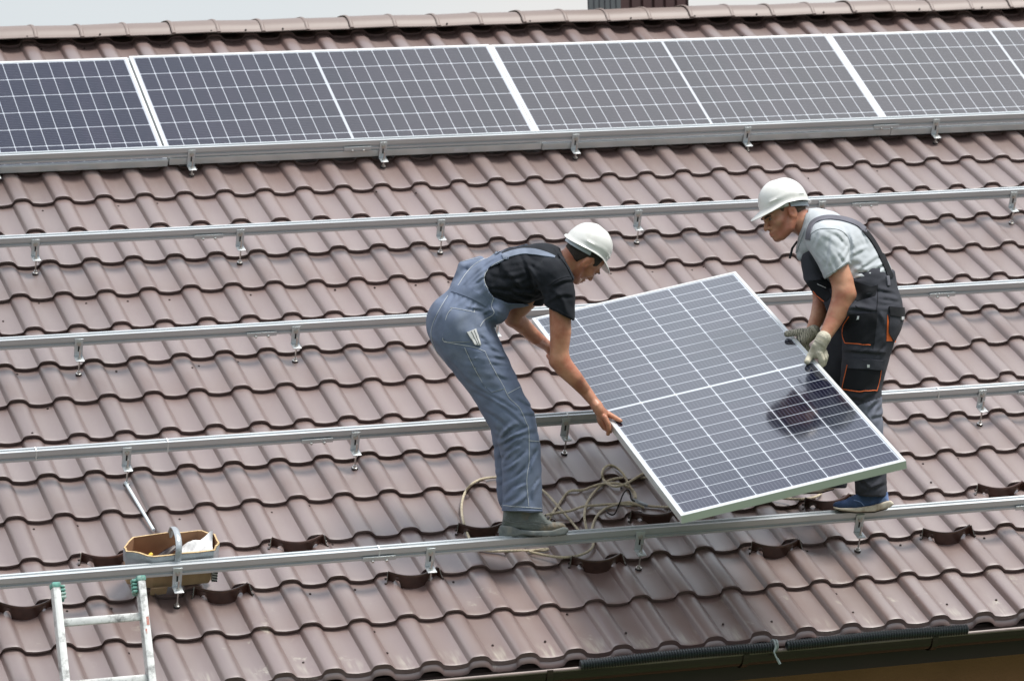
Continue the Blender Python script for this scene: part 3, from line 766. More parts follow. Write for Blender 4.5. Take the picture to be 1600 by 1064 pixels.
# ------------------------------------------------------------------ snow stops screwed under the lips of two courses
def snow_stop():
    root = empty('snow_stop')
    n = 25; xs = np.linspace(-.118, .118, n)
    vs = []; fs = []
    def zt(x): return .016 + .012*(x/.118)**2
    def zb(x):
        a = abs(x)
        if a < .055: return -.060
        if a < .065: return -.060+.036*(a-.055)/.01
        if a < .098: return -.024+.022*math.sin((a-.065)/.033*math.pi)
        return -.024-.02*(a-.098)/.02
    def yb(x): return -.034 - .036*(1-(x/.118)**2)
    for x in xs:
        t, b, y = zt(x), zb(x), yb(x)
        for k, (zz, yy) in enumerate(((t-.002, y+.010), (t, y+.002), (t-.006, y-.001), (t-.012, y+.001), (b+.012, y-.002), (b+.006, y-.007), (b, y-.004))): vs.append((x, yy, zz))
    fs = [(i*7+j, i*7+j+1, (i+1)*7+j+1, (i+1)*7+j) for i in range(n-1) for j in range(6)]
    # inner face of the sheet
    k = len(vs); vs += [(a, b+.0022, c) for a, b, c in vs]
    fs += [tuple(k+q for q in f[::-1]) for f in fs[:]]
    link('stop_plate', vs, fs, M_GUARD, root, None, smooth=35)
    for s in (-1, 1):
        x = s*.118; y = yb(x); t = zt(x)
        mb = MB(); mb.add([(x, y-.002, t), (x-s*.004, y+.002, t-.046), (x+s*.016, y-.040, t-.050), (x+s*.004, y-.004, t+.001)], [(0, 1, 2), (0, 2, 3)])
        v2 = [(a+s*.002, b+.001, c) for a, b, c in mb.v]
        mb.cur = 1; mb.add(v2, [(0, 2, 1), (0, 3, 2)])
        fl = mb.build('end_flange', [M_GUARD, M_GUARDIN], root, smooth=None)
        for d in (0, 1):
            mb = MB(); mb.lathe([(.006, 0), (.006, .004), (.003, .008)], Matrix.Translation((x+s*(.012+.004*d), y-.012-.017*d, t-.030-.014*d)) @ Matrix.Rotation(s*1.0, 4, 'Y'), 8)
            o = mb.build('screw', M_SCREW, fl)
    return root
ss0 = None
SPOTS = [(-1.5, 10, 'brown snow stop left of the cardboard box, behind the lowest rail'),
         (2.5, 10, 'brown snow stop standing alone between the box and the booted worker'),
         (6.5, 10, 'brown snow stop directly behind the heel of the work boot'),
         (10.4, 10, 'brown snow stop beside the rope at the lower left corner of the carried panel'),
         (14.35, 10, 'brown snow stop behind the toe of the blue trainer'),
         (18.5, 10, 'brown snow stop nearest the right picture edge, above the lowest rail'),
         (-3.5, 11, 'brown snow stop cut by the left picture edge beside the ladder'),
         (.5, 11, 'brown snow stop right below the cardboard box'),
         (4.5, 11, 'brown snow stop under the rail bracket left of the booted worker'),
         (8.5, 11, 'brown snow stop just below the rope loop in front of the rail'),
         (12.5, 11, 'brown snow stop below the lowest rail, left of the bracket under the trainer'),
         (16.5, 11, 'brown snow stop below the lowest rail, right of the blue trainer')]
for k, (i, j, lab) in enumerate(SPOTS):
    o = snow_stop() if ss0 is None else copy_tree(ss0)
    if ss0 is None: ss0 = o
    o.matrix_world = TR(i*PITCH+.003, -j*STEP-.004, -.004) @ Matrix.Rotation((.05, -.04, .03, -.06)[k % 4], 4, 'Z') @ Matrix.Rotation((.02, -.03, .05, 0)[(k*3) % 4], 4, 'Y')
    tag(o, lab, 'snow stop', 'brown snow stops along two courses of the roof')

# ------------------------------------------------------------------ cardboard tool box and what is in it
bc = to_uvw(on_roof(266, 846, .172))
BX = TR(bc[0], -3.752, .003) @ Matrix.Rotation(math.radians(2), 4, 'Z')
bx = empty('cardboard_box', BX, 'cut-down cardboard box bound with silver tape, standing behind the lowest rail', 'box')
OCT = [(-.212, -.03), (-.105, -.092), (.17, -.092), (.212, -.035), (.212, .04), (.15, .092), (-.15, .092), (-.212, .012)]
def oct_ring(k, z, jit=0.0):
    r = []
    for i, (x, y) in enumerate(OCT):
        a = OCT[(i+1) % 8]
        for t in (0, .25, .5, .75):
            r.append(((x+(a[0]-x)*t)*k, (y+(a[1]-y)*t)*k, z + (rng.normal()*jit if jit else 0)))
    return r
def ringwall(rings, flip=False):
    n = len(rings[0]); v = [p for r in rings for p in r]
    f = [(i*n+j, i*n+(j+1) % n, (i+1)*n+(j+1) % n, (i+1)*n+j) for i in range(len(rings)-1) for j in range(n)]
    return v, [q[::-1] for q in f] if flip else f
jr = oct_ring(1.0, .170, .0035); ji = [(x*.965, y*.93, z+.001) for x, y, z in jr]
v, f = ringwall([oct_ring(.93, 0), oct_ring(.98, .10), jr]); link('box_wall', v, f, M_CARD, bx, None, smooth=25)
v, f = ringwall([oct_ring(.90, .004), ji], True); n = len(v)//2; f.append(tuple(range(n))[::-1]); link('box_lining', v, f, M_CARDIN, bx, None, smooth=25)
v, f = ringwall([jr, ji]); link('cut_edge', v, f, M_CARDEDGE, bx, None)
tr_ = [(x*1.004, y*1.008, z-.003) for x, y, z in jr]
lowr = [(x, y, .098+.006*math.sin(i*.9)+rng.normal()*.002) for i, (x, y, z) in enumerate(oct_ring(.990, .1))]
v, f = ringwall([[(x*.998, y*.998, z) for x, y, z in lowr], lowr, [((a[0]+b[0])/2*1.003, (a[1]+b[1])/2*1.006, (a[2]+b[2])/2) for a, b in zip(lowr, tr_)], tr_]); link('tape_band', v, f, M_TAPE, bx, None, smooth=40)
mb = MB(); hp = [(.005, -.096, .085), (.006, -.098, .165)] + [(.006+.02*math.sin(a*.5), -.095+.1*(1-math.cos(a))*.92, .17+.058*math.sin(a)) for a in np.linspace(.2, 2.95, 14)] + [(.012, .094, .12)]
mb.tube(hp, [.006]*len(hp), 10, sy=2.5); mb.build('handle', M_TAPE, bx, smooth=50)
mb = MB(); mb.box((-.11, -.098, .004), (-.035, -.092, .05), 0, Matrix.Rotation(.35, 4, 'X')); mb.build('torn_flap', M_CARD, bx, smooth=None)
mb = MB(); mb.box((.172, -.090, .006), (.196, -.072, .062), 0); mb.build('striped_mark', None or M_STITCH, bx, smooth=None)
mb = MB()
for k in range(4): mb.add([(.1715, -.0912, .012+k*.014), (.1965, -.0912, .004+k*.014), (.1965, -.0912, .011+k*.014), (.1715, -.0912, .019+k*.014)], [(0, 1, 2, 3)])
mb.build('black_stripes', M_RUBBER, bx, smooth=None)
def in_box(x, y, z): return BX @ Matrix.Translation((x, y, z))
vs = []; fs = []
for i in range(10):
    for j in range(7):
        a, b = i/9, j/6
        vs.append((.01+.16*a+.03*b, -.060+.11*b-.01*a, .110+.085*a*(.5+b*.5)+.012*math.sin(a*9+b*5)+.01*math.sin(b*11)))
fs = [(i*7+j, (i+1)*7+j, (i+1)*7+j+1, i*7+j+1) for i in range(9) for j in range(6)]
n = len(vs); vs += [(x, y, z-.03) for x, y, z in vs]; fs += [tuple(n+q for q in f[::-1]) for f in fs]
rim = [i*7 for i in range(10)]+[63+j for j in range(1, 7)]+[i*7+6 for i in range(8, -1, -1)]+[j for j in range(5, 0, -1)]
fs += [(rim[k], rim[(k+1) % len(rim)], n+rim[(k+1) % len(rim)], n+rim[k]) for k in range(len(rim))]
o = link('plastic_bag', vs, fs, M_PAPER, None, BX, smooth=60); tag(o, 'crumpled white plastic bag sticking up inside the cardboard box', 'bag')
sdv = empty('screwdriver', in_box(-.125, -.045, .115) @ Matrix.Rotation(.9, 4, 'Y') @ Matrix.Rotation(-.5, 4, 'X'), 'red and yellow screwdriver handle poking out of the left side of the box', 'screwdriver')
mb = MB(); mb.lathe([(.008, -.02), (.010, -.01), (.011, .02), (.009, .03)], Matrix.Identity(4), 10); mb.build('handle', M_RED, sdv)
mb = MB(); mb.lathe([(.009, .03), (.0095, .042), (.006, .050)], Matrix.Identity(4), 10); mb.build('handle_cap', M_YEL, sdv)
mb = MB(); mb.lathe([(.003, -.11), (.003, -.02)], Matrix.Identity(4), 8); mb.build('blade', M_STEEL, sdv)
pl = MB()
pl.tube([(-.06, .0, .10), (-.01, .02, .115), (.03, .035, .128)], [.012, .014, .010], 8)
pl.tube([(-.07, -.02, .10), (-.02, -.0, .11), (.03, .03, .128)], [.010, .012, .009], 8)
o = pl.build('pliers', mat('dark plier grips', (.03, .018, .02), .35), None, BX); tag(o, 'dark pliers lying in the middle of the cardboard box', 'pliers')

# ------------------------------------------------------------------ ladder against the eave
def ladder():
    al = math.radians(72); D = Vector((0, math.cos(al), math.sin(al))); Nn = Vector((0, -math.sin(al), math.cos(al)))
    p0 = Vector((0, GY-GR-.035, GZ+.02))
    def hit(px, py):
        d = c_right*((px-800)/FPX) + c_down*((py-532)/FPX) + c_fwd
        return cam_loc + d*((p0-cam_loc).dot(Nn)/d.dot(Nn))
    a, b = hit(86, 914), hit(219, 906)
    wdt = b.x-a.x; top = (a+b)/2
    ex = Vector((1, 0, 0)); M = Matrix((ex, D, Nn)).transposed().to_4x4(); M.translation = top
    L = top.z + 6.2
    L = L/math.sin(al)
    root = empty('ladder', M, 'paint-spattered aluminium ladder with green end caps leaning on the eave', 'ladder')
    for s in (-1, 1):
        x = s*wdt/2
        mb = MB(); mb.box((x-.016, -L, -.032), (x+.016, 0, .032), .004)
        st = mb.build('stile', M_LADDER, root)
        mb = MB(); mb.box((x-.019, -.012, -.034), (x+.019, .012, .034), .006)
        for k in range(4): mb.box((x+(.018 if s < 0 else -.040), -.056+k*.015, -.018), (x+(.040 if s < 0 else -.018), -.045+k*.015, .020), .004)
        mb.box((x+(.015 if s < 0 else -.036), -.066, -.022), (x+(.036 if s < 0 else -.015), .004, -.017), .002)
        mb.build('end_cap', M_GREEN, st)
        if s > 0:
            mb = MB(); mb.box((x+.001, -.200, .0318), (x+.012, -.165, .0328)); mb.box((x-.008, -.235, .0318), (x-.001, -.215, .0328)); mb.build('red_paint_mark', mat('faded red paint', (.58, .24, .20), .6, dirt=(.62, .62, .62), dscale=60, damt=.95), st, smooth=None)
    for k in range(int((L-.2)/.262)):
        y = -.158-k*.262
        mb = MB(); mb.box((-wdt/2+.0165, y-.016, -.014), (wdt/2-.0165, y+.016, .014), .003); mb.build('rung', M_LADDER, root)
ladder()

# ------------------------------------------------------------------ rod, rope and hook
def surf(px, py, lift):
    p = on_roof(px, py, -.02)
    for _ in range(3):
        u, v, w = to_uvw(p); p = on_roof(px, py, roof_w(u, v)+lift)
    return p
mb = MB(); mb.tube([surf(196, 754, .022), surf(240, 828, .02)], .0075, 10)
o = mb.build('plastic_rod', M_ROD, None); tag(o, 'thin pale blue rod lying on the roof, pointing at the cardboard box', 'rod')
RP = [(1276, 758), (1284, 764), (1281, 773), (1262, 779), (1228, 779), (1180, 772), (1110, 783), (1060, 791), (1042, 792), (1019, 791), (997, 789), (965, 787), (936, 789), (911, 791), (891, 798), (869, 801), (848, 806), (838, 812), (845, 820), (855, 817),
      (862, 803), (873, 788), (884, 772), (893, 766), (909, 766), (925, 760), (943, 755), (965, 755), (983, 761), (992, 770), (993, 779), (990, 772), (981, 754), (972, 738), (959, 728), (950, 727), (942, 734), (941, 745), (950, 756), (965, 760), (983, 753), (999, 743), (1015, 736), (1024, 741), (1008, 746),
      (988, 746), (963, 747), (945, 754), (927, 770), (916, 788), (913, 808), (917, 830), (917, 842), (912, 838), (893, 815), (875, 794), (857, 774), (848, 766), (835, 756), (812, 748), (785, 746), (767, 746), (747, 750), (731, 762), (723, 779), (721, 797), (724, 815), (729, 830), (735, 844), (745, 855), (765, 861), (810, 860), (850, 860), (856, 857), (838, 859), (826, 861),
      (846, 866), (871, 870), (898, 869), (918, 862), (927, 852), (926, 838), (925, 826), (930, 810), (941, 797), (959, 789), (981, 784), (995, 788), (1006, 793)]
def catmull(P, per=6):
    out = []
    for i in range(len(P)-1):
        p0, p1, p2, p3 = P[max(i-1, 0)], P[i], P[i+1], P[min(i+2, len(P)-1)]
        for k in range(per):
            t = k/per
            out.append(tuple(.5*((2*p1[j])+(-p0[j]+p2[j])*t+(2*p0[j]-5*p1[j]+4*p2[j]-p3[j])*t*t+(-p0[j]+3*p1[j]-3*p2[j]+p3[j])*t**3) for j in range(len(p1))))
    out.append(tuple(P[-1])); return out
rc = catmull(RP, 6)
pts = []
for k, (px, py) in enumerate(rc):
    lift = .009+.007*(1+math.sin(k*.085))
    pts.append(surf(px, py, lift))
for _ in range(3): pts = [pts[0]]+[(pts[i-1]+pts[i]*2+pts[i+1])/4 for i in range(1, len(pts)-1)]+[pts[-1]]
mb = MB(); mb.tube(pts, .0061, 9)
rope = mb.build('rope', M_ROPE, None, smooth=60); tag(rope, 'tan braided rope looped loosely on the roof round the booted worker', 'rope')
mb = MB(); mb.tube([surf(x, y, .018) for x, y in ((988, 781), (995, 785), (1003, 788), (1012, 790))], [.009, .013, .013, .008], 10); mb.build('tape_wrap', M_TAPE, rope, smooth=50)
mb = MB(); mb.tube([surf(x, y, l) for x, y, l in catmull([(947, 797, .012), (951, 802, .012), (960, 803, .014), (968, 786, .03), (972, 775, .045), (977, 767, .055), (982, 765, .055), (985, 771, .04), (986, 779, .025), (992, 783, .02)], 4)], .0035, 7)
o = mb.build('wire_hook', mat('black steel wire', (.02, .018, .017), .4, metal=.5), None); tag(o, 'black bent wire hook tied to the rope left of the carried panel', 'hook')


# ------------------------------------------------------------------ people: signed-distance sculpting, meshed with surface nets
def surface_nets(F, lo, h):
    S = F < 0
    nx, ny, nz = F.shape
    cor = [(i, j, k) for i in (0, 1) for j in (0, 1) for k in (0, 1)]
    cnt = np.zeros((nx-1, ny-1, nz-1), np.int8)
    for i, j, k in cor: cnt += S[i:nx-1+i, j:ny-1+j, k:nz-1+k]
    act = (cnt > 0) & (cnt < 8)
    ids = np.full(act.shape, -1, np.int64); idx = np.argwhere(act); ids[act] = np.arange(len(idx))
    vals = {c: F[idx[:, 0]+c[0], idx[:, 1]+c[1], idx[:, 2]+c[2]] for c in cor}
    pos = np.zeros((len(idx), 3)); n = np.zeros(len(idx))
    for a in cor:
        for ax in range(3):
            if a[ax] == 1: continue
            b = list(a); b[ax] = 1; b = tuple(b)
            va, vb = vals[a], vals[b]; m = (va < 0) != (vb < 0)
            t = np.where(m, va/np.where(m, va-vb, 1), 0)
            p = np.array(a, float)[None]+np.zeros((len(idx), 3)); p[:, ax] += t
            pos[m] += p[m]; n[m] += 1
    V = (idx+pos/n[:, None])*h+np.array(lo)
    faces = []
    for ax in range(3):
        o1, o2 = [(1, 2), (2, 0), (0, 1)][ax]
        sl0 = [slice(1, -1)]*3; sl1 = [slice(1, -1)]*3
        sl0[ax] = slice(0, -1); sl1[ax] = slice(1, None)
        A, B = S[tuple(sl0)], S[tuple(sl1)]
        e = np.argwhere(A != B)
        inside = A[tuple(e.T)]
        base = e.copy(); base[:, o1] += 1; base[:, o2] += 1
        def cid(d1, d2):
            c = base.copy(); c[:, o1] -= d1; c[:, o2] -= d2; return ids[tuple(c.T)]
        q = np.stack([cid(1, 1), cid(0, 1), cid(0, 0), cid(1, 0)], 1)
        q[~inside] = q[~inside][:, ::-1]
        faces.append(q)
    return V, np.concatenate(faces)
def smin(a, b, k):
    if k <= 0: return np.minimum(a, b)
    h = np.clip(.5+.5*(b-a)/k, 0, 1); return b+(a-b)*h-k*h*(1-h)
def d_seg(x, y, z, a, b, ra, rb, kz=1.0):
    ax, ay, az = a; dx, dy, dz = b[0]-ax, b[1]-ay, (b[2]-az)/kz
    px, py, pz = x-ax, y-ay, (z-az)/kz
    L2 = dx*dx+dy*dy+dz*dz+1e-9
    t = np.clip((px*dx+py*dy+pz*dz)/L2, 0, 1)
    return np.sqrt((px-t*dx)**2+(py-t*dy)**2+(pz-t*dz)**2)-(ra+(rb-ra)*t)
def d_tube(x, y, z, P, kz=1.0):
    d = None
    for a, b in zip(P[:-1], P[1:]):
        e = d_seg(x, y, z, a[:3], b[:3], a[3], b[3], kz); d = e if d is None else np.minimum(d, e)
    return d
def d_ell(x, y, z, c, r):
    qx, qy, qz = x-c[0], y-c[1], z-c[2]
    k0 = np.sqrt((qx/r[0])**2+(qy/r[1])**2+(qz/r[2])**2)
    k1 = np.sqrt((qx/r[0]**2)**2+(qy/r[1]**2)**2+(qz/r[2]**2)**2)+1e-9
    return k0*(k0-1)/k1
def d_poly(x, y, P):
    x, y = np.broadcast_arrays(x, y)
    d = np.full(x.shape, 1e9); s = np.ones(x.shape); n = len(P)
    for i in range(n):
        ax, ay = P[i]; bx, by = P[(i+1) % n]
        ex, ey = bx-ax, by-ay; wx, wy = x-ax, y-ay
        t = np.clip((wx*ex+wy*ey)/(ex*ex+ey*ey+1e-9), 0, 1)
        d = np.minimum(d, (wx-ex*t)**2+(wy-ey*t)**2)
        c1 = y >= ay; c2 = y < by; c3 = ex*wy > ey*wx
        flip = (c1 & c2 & c3) | (~c1 & ~c2 & ~c3); s = np.where(flip, -s, s)
    return s*np.sqrt(d)
class Sdf:
    """distance field in picture-sized units at the person's real distance: x right, y down, z away from the camera"""
    def __init__(s, lo, hi, h):
        s.lo = np.array(lo, float); s.h = h
        s.n = np.ceil((np.array(hi)-s.lo)/h).astype(int)+1
        s.F = np.full(tuple(s.n), 40., np.float32)
    def box(s, lo, hi, pad):
        a = np.clip(np.floor((np.array(lo)-pad-s.lo)/s.h).astype(int), 0, s.n-1)
        b = np.clip(np.ceil((np.array(hi)+pad-s.lo)/s.h).astype(int)+1, 1, s.n)
        g = [(s.lo[i]+s.h*np.arange(a[i], b[i])) for i in range(3)]
        return tuple(slice(a[i], b[i]) for i in range(3)), g[0][:, None, None], g[1][None, :, None], g[2][None, None, :]
    def op(s, fn, lo, hi, k=4, mode='u', pad=14):
        sl, x, y, z = s.box(lo, hi, pad)
        if min(q.stop-q.start for q in sl) <= 0: return s
        d = fn(x, y, z).astype(np.float32); F = s.F[sl]
        if mode == 'u': s.F[sl] = smin(F, d, k)
        elif mode == 's': s.F[sl] = -smin(-F, d, k)
        elif mode == 'd': s.F[sl] = F+d
        return s
    def tube(s, P, kz=1.0, k=5, mode='u', cut=None):
        A = np.array(P, float); r = A[:, 3].max(); R = np.array([r, r, r*max(kz, 1)])
        def fn(x, y, z):
            d = d_tube(x, y, z, P, kz)
            if cut is not None: d = np.maximum(d, cut(x, y, z))
            return d
        return s.op(fn, A[:, :3].min(0)-R, A[:, :3].max(0)+R, k, mode)
    def ell(s, c, r, k=5, mode='u'):
        return s.op(lambda x, y, z: d_ell(x, y, z, c, r), np.array(c)-r, np.array(c)+r, k, mode)
    def clip(s, fn, k=2):
        x, y, z = (s.lo[i]+s.h*np.arange(s.n[i]) for i in range(3))
        d = fn(x[:, None, None], y[None, :, None], z[None, None, :]).astype(np.float32)
        s.F = -smin(-s.F, -np.broadcast_to(d, s.F.shape), k); return s
    def fold(s, c, rad, ang, lam, amp, ph=0.0, tilt=.25):
        """irregular cloth folds: rounded ridges with sharp valleys running along the picture direction ang (degrees)"""
        r = np.random.default_rng(int(abs(c[0]*31+c[1]*17+ang*7)+ph*100)); ca, sa = math.cos(math.radians(ang)), math.sin(math.radians(ang))
        q1, q2, q3, q4 = r.uniform(0, 6.28, 4); f1, f2, f3 = r.uniform(.8, 1.4, 3)
        def fn(x, y, z):
            qx, qy, qz = x-c[0], y-c[1], z-c[2]
            al = qx*ca+qy*sa; ac = -qx*sa+qy*ca+tilt*qz
            w1 = np.sin(al/lam*.9*f1+q1)+.7*np.sin(al/lam*.42*f2+ac/lam*.5+q2)
            w2 = np.sin(ac/lam*1.1*f3+al/lam*.6+q3)
            t = math.pi*ac/lam+ph+1.15*w1+.8*w2
            rg = np.abs(np.sin(t)); rg2 = np.abs(np.sin(t*.53+q4+.9*w2))
            gate = .45+.55*np.sin(al/lam*.8+q2+w2*.6)**2
            return -amp*1.5*((rg-.62)*gate+.55*(rg2-.62))*np.exp(-(qx*qx+qy*qy+.5*qz*qz)/rad**2)
        R = np.array([rad*1.7]*3); return s.op(fn, np.array(c)-R, np.array(c)+R, 0, 'd', 0)
    def crease(s, P, w=3.2, amp=2.2, zc=0.0, side=1):
        """one soft fold: a ridge with a sharper valley beside it, on the side facing the camera"""
        A = np.array(P, float); Q = np.array(catmull(P, 3)) if len(P) > 2 else A
        n = len(Q); t = np.gradient(Q, axis=0) if n > 1 else Q; t /= np.linalg.norm(t, axis=1)[:, None]+1e-9
        off = Q+np.stack([-t[:, 1], t[:, 0]], 1)*w*1.25*side
        sl, x, y, z = s.box([*(A.min(0)-w*3), -999], [*(A.max(0)+w*3), 999], 4)
        if min(q.stop-q.start for q in sl) <= 0: return s
        def g(C, ww):
            best = None
            for i in range(n-1):
                ax, ay = C[i]; dx, dy = C[i+1]-C[i]
                tt = np.clip(((x-ax)*dx+(y-ay)*dy)/(dx*dx+dy*dy+1e-9), 0, 1); u = (i+tt)/(n-1)
                d = ((x-ax-tt*dx)**2+(y-ay-tt*dy)**2)/(ww*ww); v = np.exp(-d)*np.clip(np.sin(np.pi*(.08+.84*u)), 0, 1)**.6
                best = v if best is None else np.maximum(best, v)
            return best
        k = np.clip((zc+6-z)/18, 0, 1)
        s.F[sl] = s.F[sl]+((-amp*g(Q, w)+amp*1.05*g(off, w*.62))*k).astype(np.float32)
        return s
    def noise(s, amp, lam, seed):
        r = np.random.default_rng(seed); x, y, z = (s.lo[i]+s.h*np.arange(s.n[i]) for i in range(3))
        d = 0
        for _ in range(5):
            v = r.normal(size=3); v /= np.linalg.norm(v); p = r.uniform(0, 6.28, 3); f = 2*math.pi/(lam*r.uniform(.7, 1.5))
            d = d+np.sin(x*v[0]*f+p[0])[:, None, None]*np.sin(y*v[1]*f+p[1])[None, :, None]*np.sin(z*v[2]*f+p[2])[None, None, :]
        s.F = s.F+(amp*d).astype(np.float32); return s
    def mesh(s): return surface_nets(s.F, s.lo, s.h)

class Person:
    def __init__(s, Z0, foot, label, lo):
        s.Z0 = Z0; s.m = Z0/FPX
        s.root = empty('person', Matrix.Translation(foot), label, 'person')
    def P(s, x, y, z=0): return PX(x, y, s.Z0+z*s.m)
    def zof(s, depth): return (depth-s.Z0)/s.m
    def add(s, name, sdf, mat, parent=None, smooth=180, color=None, fm=None, it=1):
        V, Fq = sdf.mesh() if isinstance(sdf, Sdf) else sdf
        if it:
            e = np.concatenate([Fq[:, [0, 1]], Fq[:, [1, 2]], Fq[:, [2, 3]], Fq[:, [3, 0]]])
            for _ in range(it):
                acc = np.zeros_like(V); n = np.zeros(len(V))
                np.add.at(acc, e[:, 0], V[e[:, 1]]); np.add.at(acc, e[:, 1], V[e[:, 0]])
                np.add.at(n, e[:, 0], 1); np.add.at(n, e[:, 1], 1)
                V = V*.4+acc/np.maximum(n, 1)[:, None]*.6
        dep = s.Z0+V[:, 2]*s.m
        R = np.array([list(c_right), list(c_down), list(c_fwd)])
        loc = np.stack([(V[:, 0]-800)/FPX*dep, (V[:, 1]-532)/FPX*dep, dep], 1)
        Wd = loc@R+np.array(cam_loc)
        base = np.array(s.root.location)
        me_fm = fm(V[Fq].mean(1)).tolist() if fm is not None else None
        o = link(name, (Wd-base).tolist(), Fq.tolist(), mat, None, None, smooth, me_fm)
        o.parent = parent or s.root
        if color is not None:
            ca = o.data.color_attributes.new('tint', 'FLOAT_COLOR', 'POINT')
            ca.data.foreach_set('color', np.c_[color(V), np.ones(len(V))].ravel())
        o['_px'] = 0; del o['_px']
        bvh = BVHTree.FromPolygons(Wd.tolist(), Fq.tolist())
        return o, bvh
    # -- details laid on a garment's surface
    def hit(s, bvhs, px, py, last=None):
        d = (c_right*((px-800)/FPX)+c_down*((py-532)/FPX)+c_fwd).normalized()
        best = None
        for b in bvhs:
            h = b.ray_cast(cam_loc, d)
            if h[0] is not None and (best is None or h[3] < best[2]):
                n = h[1] if h[1].dot(d) < 0 else -h[1]; best = (h[0], n, h[3])
        if best is None:
            if last is None:
                q = s.P(px, py); best = min(((b.find_nearest(q)) for b in bvhs), key=lambda r: r[3]); return best[0], best[1]
            q = cam_loc+d*(last[0]-cam_loc).length
            r = min(((b.find_nearest(q)) for b in bvhs), key=lambda r: r[3]); return r[0], r[1]
        return best[0], best[1]
    def resample(s, P, step=2.5):
        out = [P[0]]
        for a, b in zip(P[:-1], P[1:]):
            n = max(1, int(math.hypot(b[0]-a[0], b[1]-a[1])/step))
            out += [tuple(a[j]+(b[j]-a[j])*k/n for j in range(len(a))) for k in range(1, n+1)]
        return out
    def seam(s, name, bvhs, P, mat, parent, r=.0017, lift=.0012, curve=True):
        Q = s.resample(catmull(P, 5) if curve and len(P) > 2 else P); pts = []; last = None
        for x, y in Q:
            last = s.hit(bvhs, x, y, last); pts.append(last[0]+last[1]*lift)
        mb = MB(); base = s.root.location; mb.tube([p-base for p in pts], r, 5)
        o = mb.build(name, mat, None, smooth=60); o.parent = parent; return o
    def ribbon(s, name, bvhs, P, wid, mat, parent, thick=.003, lift=.002, n=4):
        Q = s.resample(catmull(P, 6)); vs = []; last = None
        for i, q in enumerate(Q):
            a = Q[max(i-1, 0)]; b = Q[min(i+1, len(Q)-1)]; t = Vector((b[0]-a[0], b[1]-a[1])).normalized(); nx, ny = -t.y, t.x
            w = (q[2] if len(q) > 2 else wid)/2
            for j in range(n+1):
                f = j/n*2-1; last = s.hit(bvhs, q[0]+nx*w*f, q[1]+ny*w*f, last)
                vs.append((last[0]+last[1]*(lift+thick)-s.root.location, last[0]-last[1]*.002-s.root.location))
        m = n+1; k = len(Q); top = [v[0] for v in vs]; bot = [v[1] for v in vs]; N_ = len(top)
        fs = [(i*m+j, i*m+j+1, (i+1)*m+j+1, (i+1)*m+j) for i in range(k-1) for j in range(n)]
        fs += [tuple(N_+q for q in f[::-1]) for f in fs]
        for i in range(k-1): fs += [(i*m, (i+1)*m, N_+(i+1)*m, N_+i*m), (i*m+n, N_+i*m+n, N_+(i+1)*m+n, (i+1)*m+n)]
        fs += [(j, N_+j, N_+j+1, j+1) for j in range(n)]+[((k-1)*m+j, (k-1)*m+j+1, N_+(k-1)*m+j+1, N_+(k-1)*m+j) for j in range(n)]
        o = link(name, top+bot, fs, mat, None, None, 60); o.parent = parent; return o
    def patch(s, name, bvhs, P, mat, parent, thick=.004, grid=4.0):
        B = s.resample(P+[P[0]], 3)[:-1]
        pts = [Vector(b) for b in B]; n = len(pts)
        x0, x1 = min(b[0] for b in B), max(b[0] for b in B); y0, y1 = min(b[1] for b in B), max(b[1] for b in B)
        gx, gy = np.meshgrid(np.arange(x0+grid/2, x1, grid), np.arange(y0+grid/2, y1, grid))
        dd = d_poly(gx, gy, P)
        pts += [Vector((float(a), float(b))) for a, b in zip(gx[dd < -1.2], gy[dd < -1.2])]
        co, _e, fs, *_r = delaunay_2d_cdt(pts, [], [list(range(n))], 1, 1e-4)
        last = None; top = []; bot = []
        for c in co:
            last = s.hit(bvhs, c.x, c.y, last)
            top.append(last[0]+last[1]*thick-s.root.location); bot.append(last[0]-last[1]*.003-s.root.location)
        N_ = len(top)
        ec = {}
        for f in fs:
            for a, b in zip(f, list(f[1:])+[f[0]]): ec[(a, b)] = 1
        F2 = [tuple(f) for f in fs]+[tuple(N_+q for q in reversed(f)) for f in fs]
        F2 += [(b, a, N_+a, N_+b) for (a, b) in ec if (b, a) not in ec]
        o = link(name, top+bot, F2, mat, None, None, 50); o.parent = parent
        return o

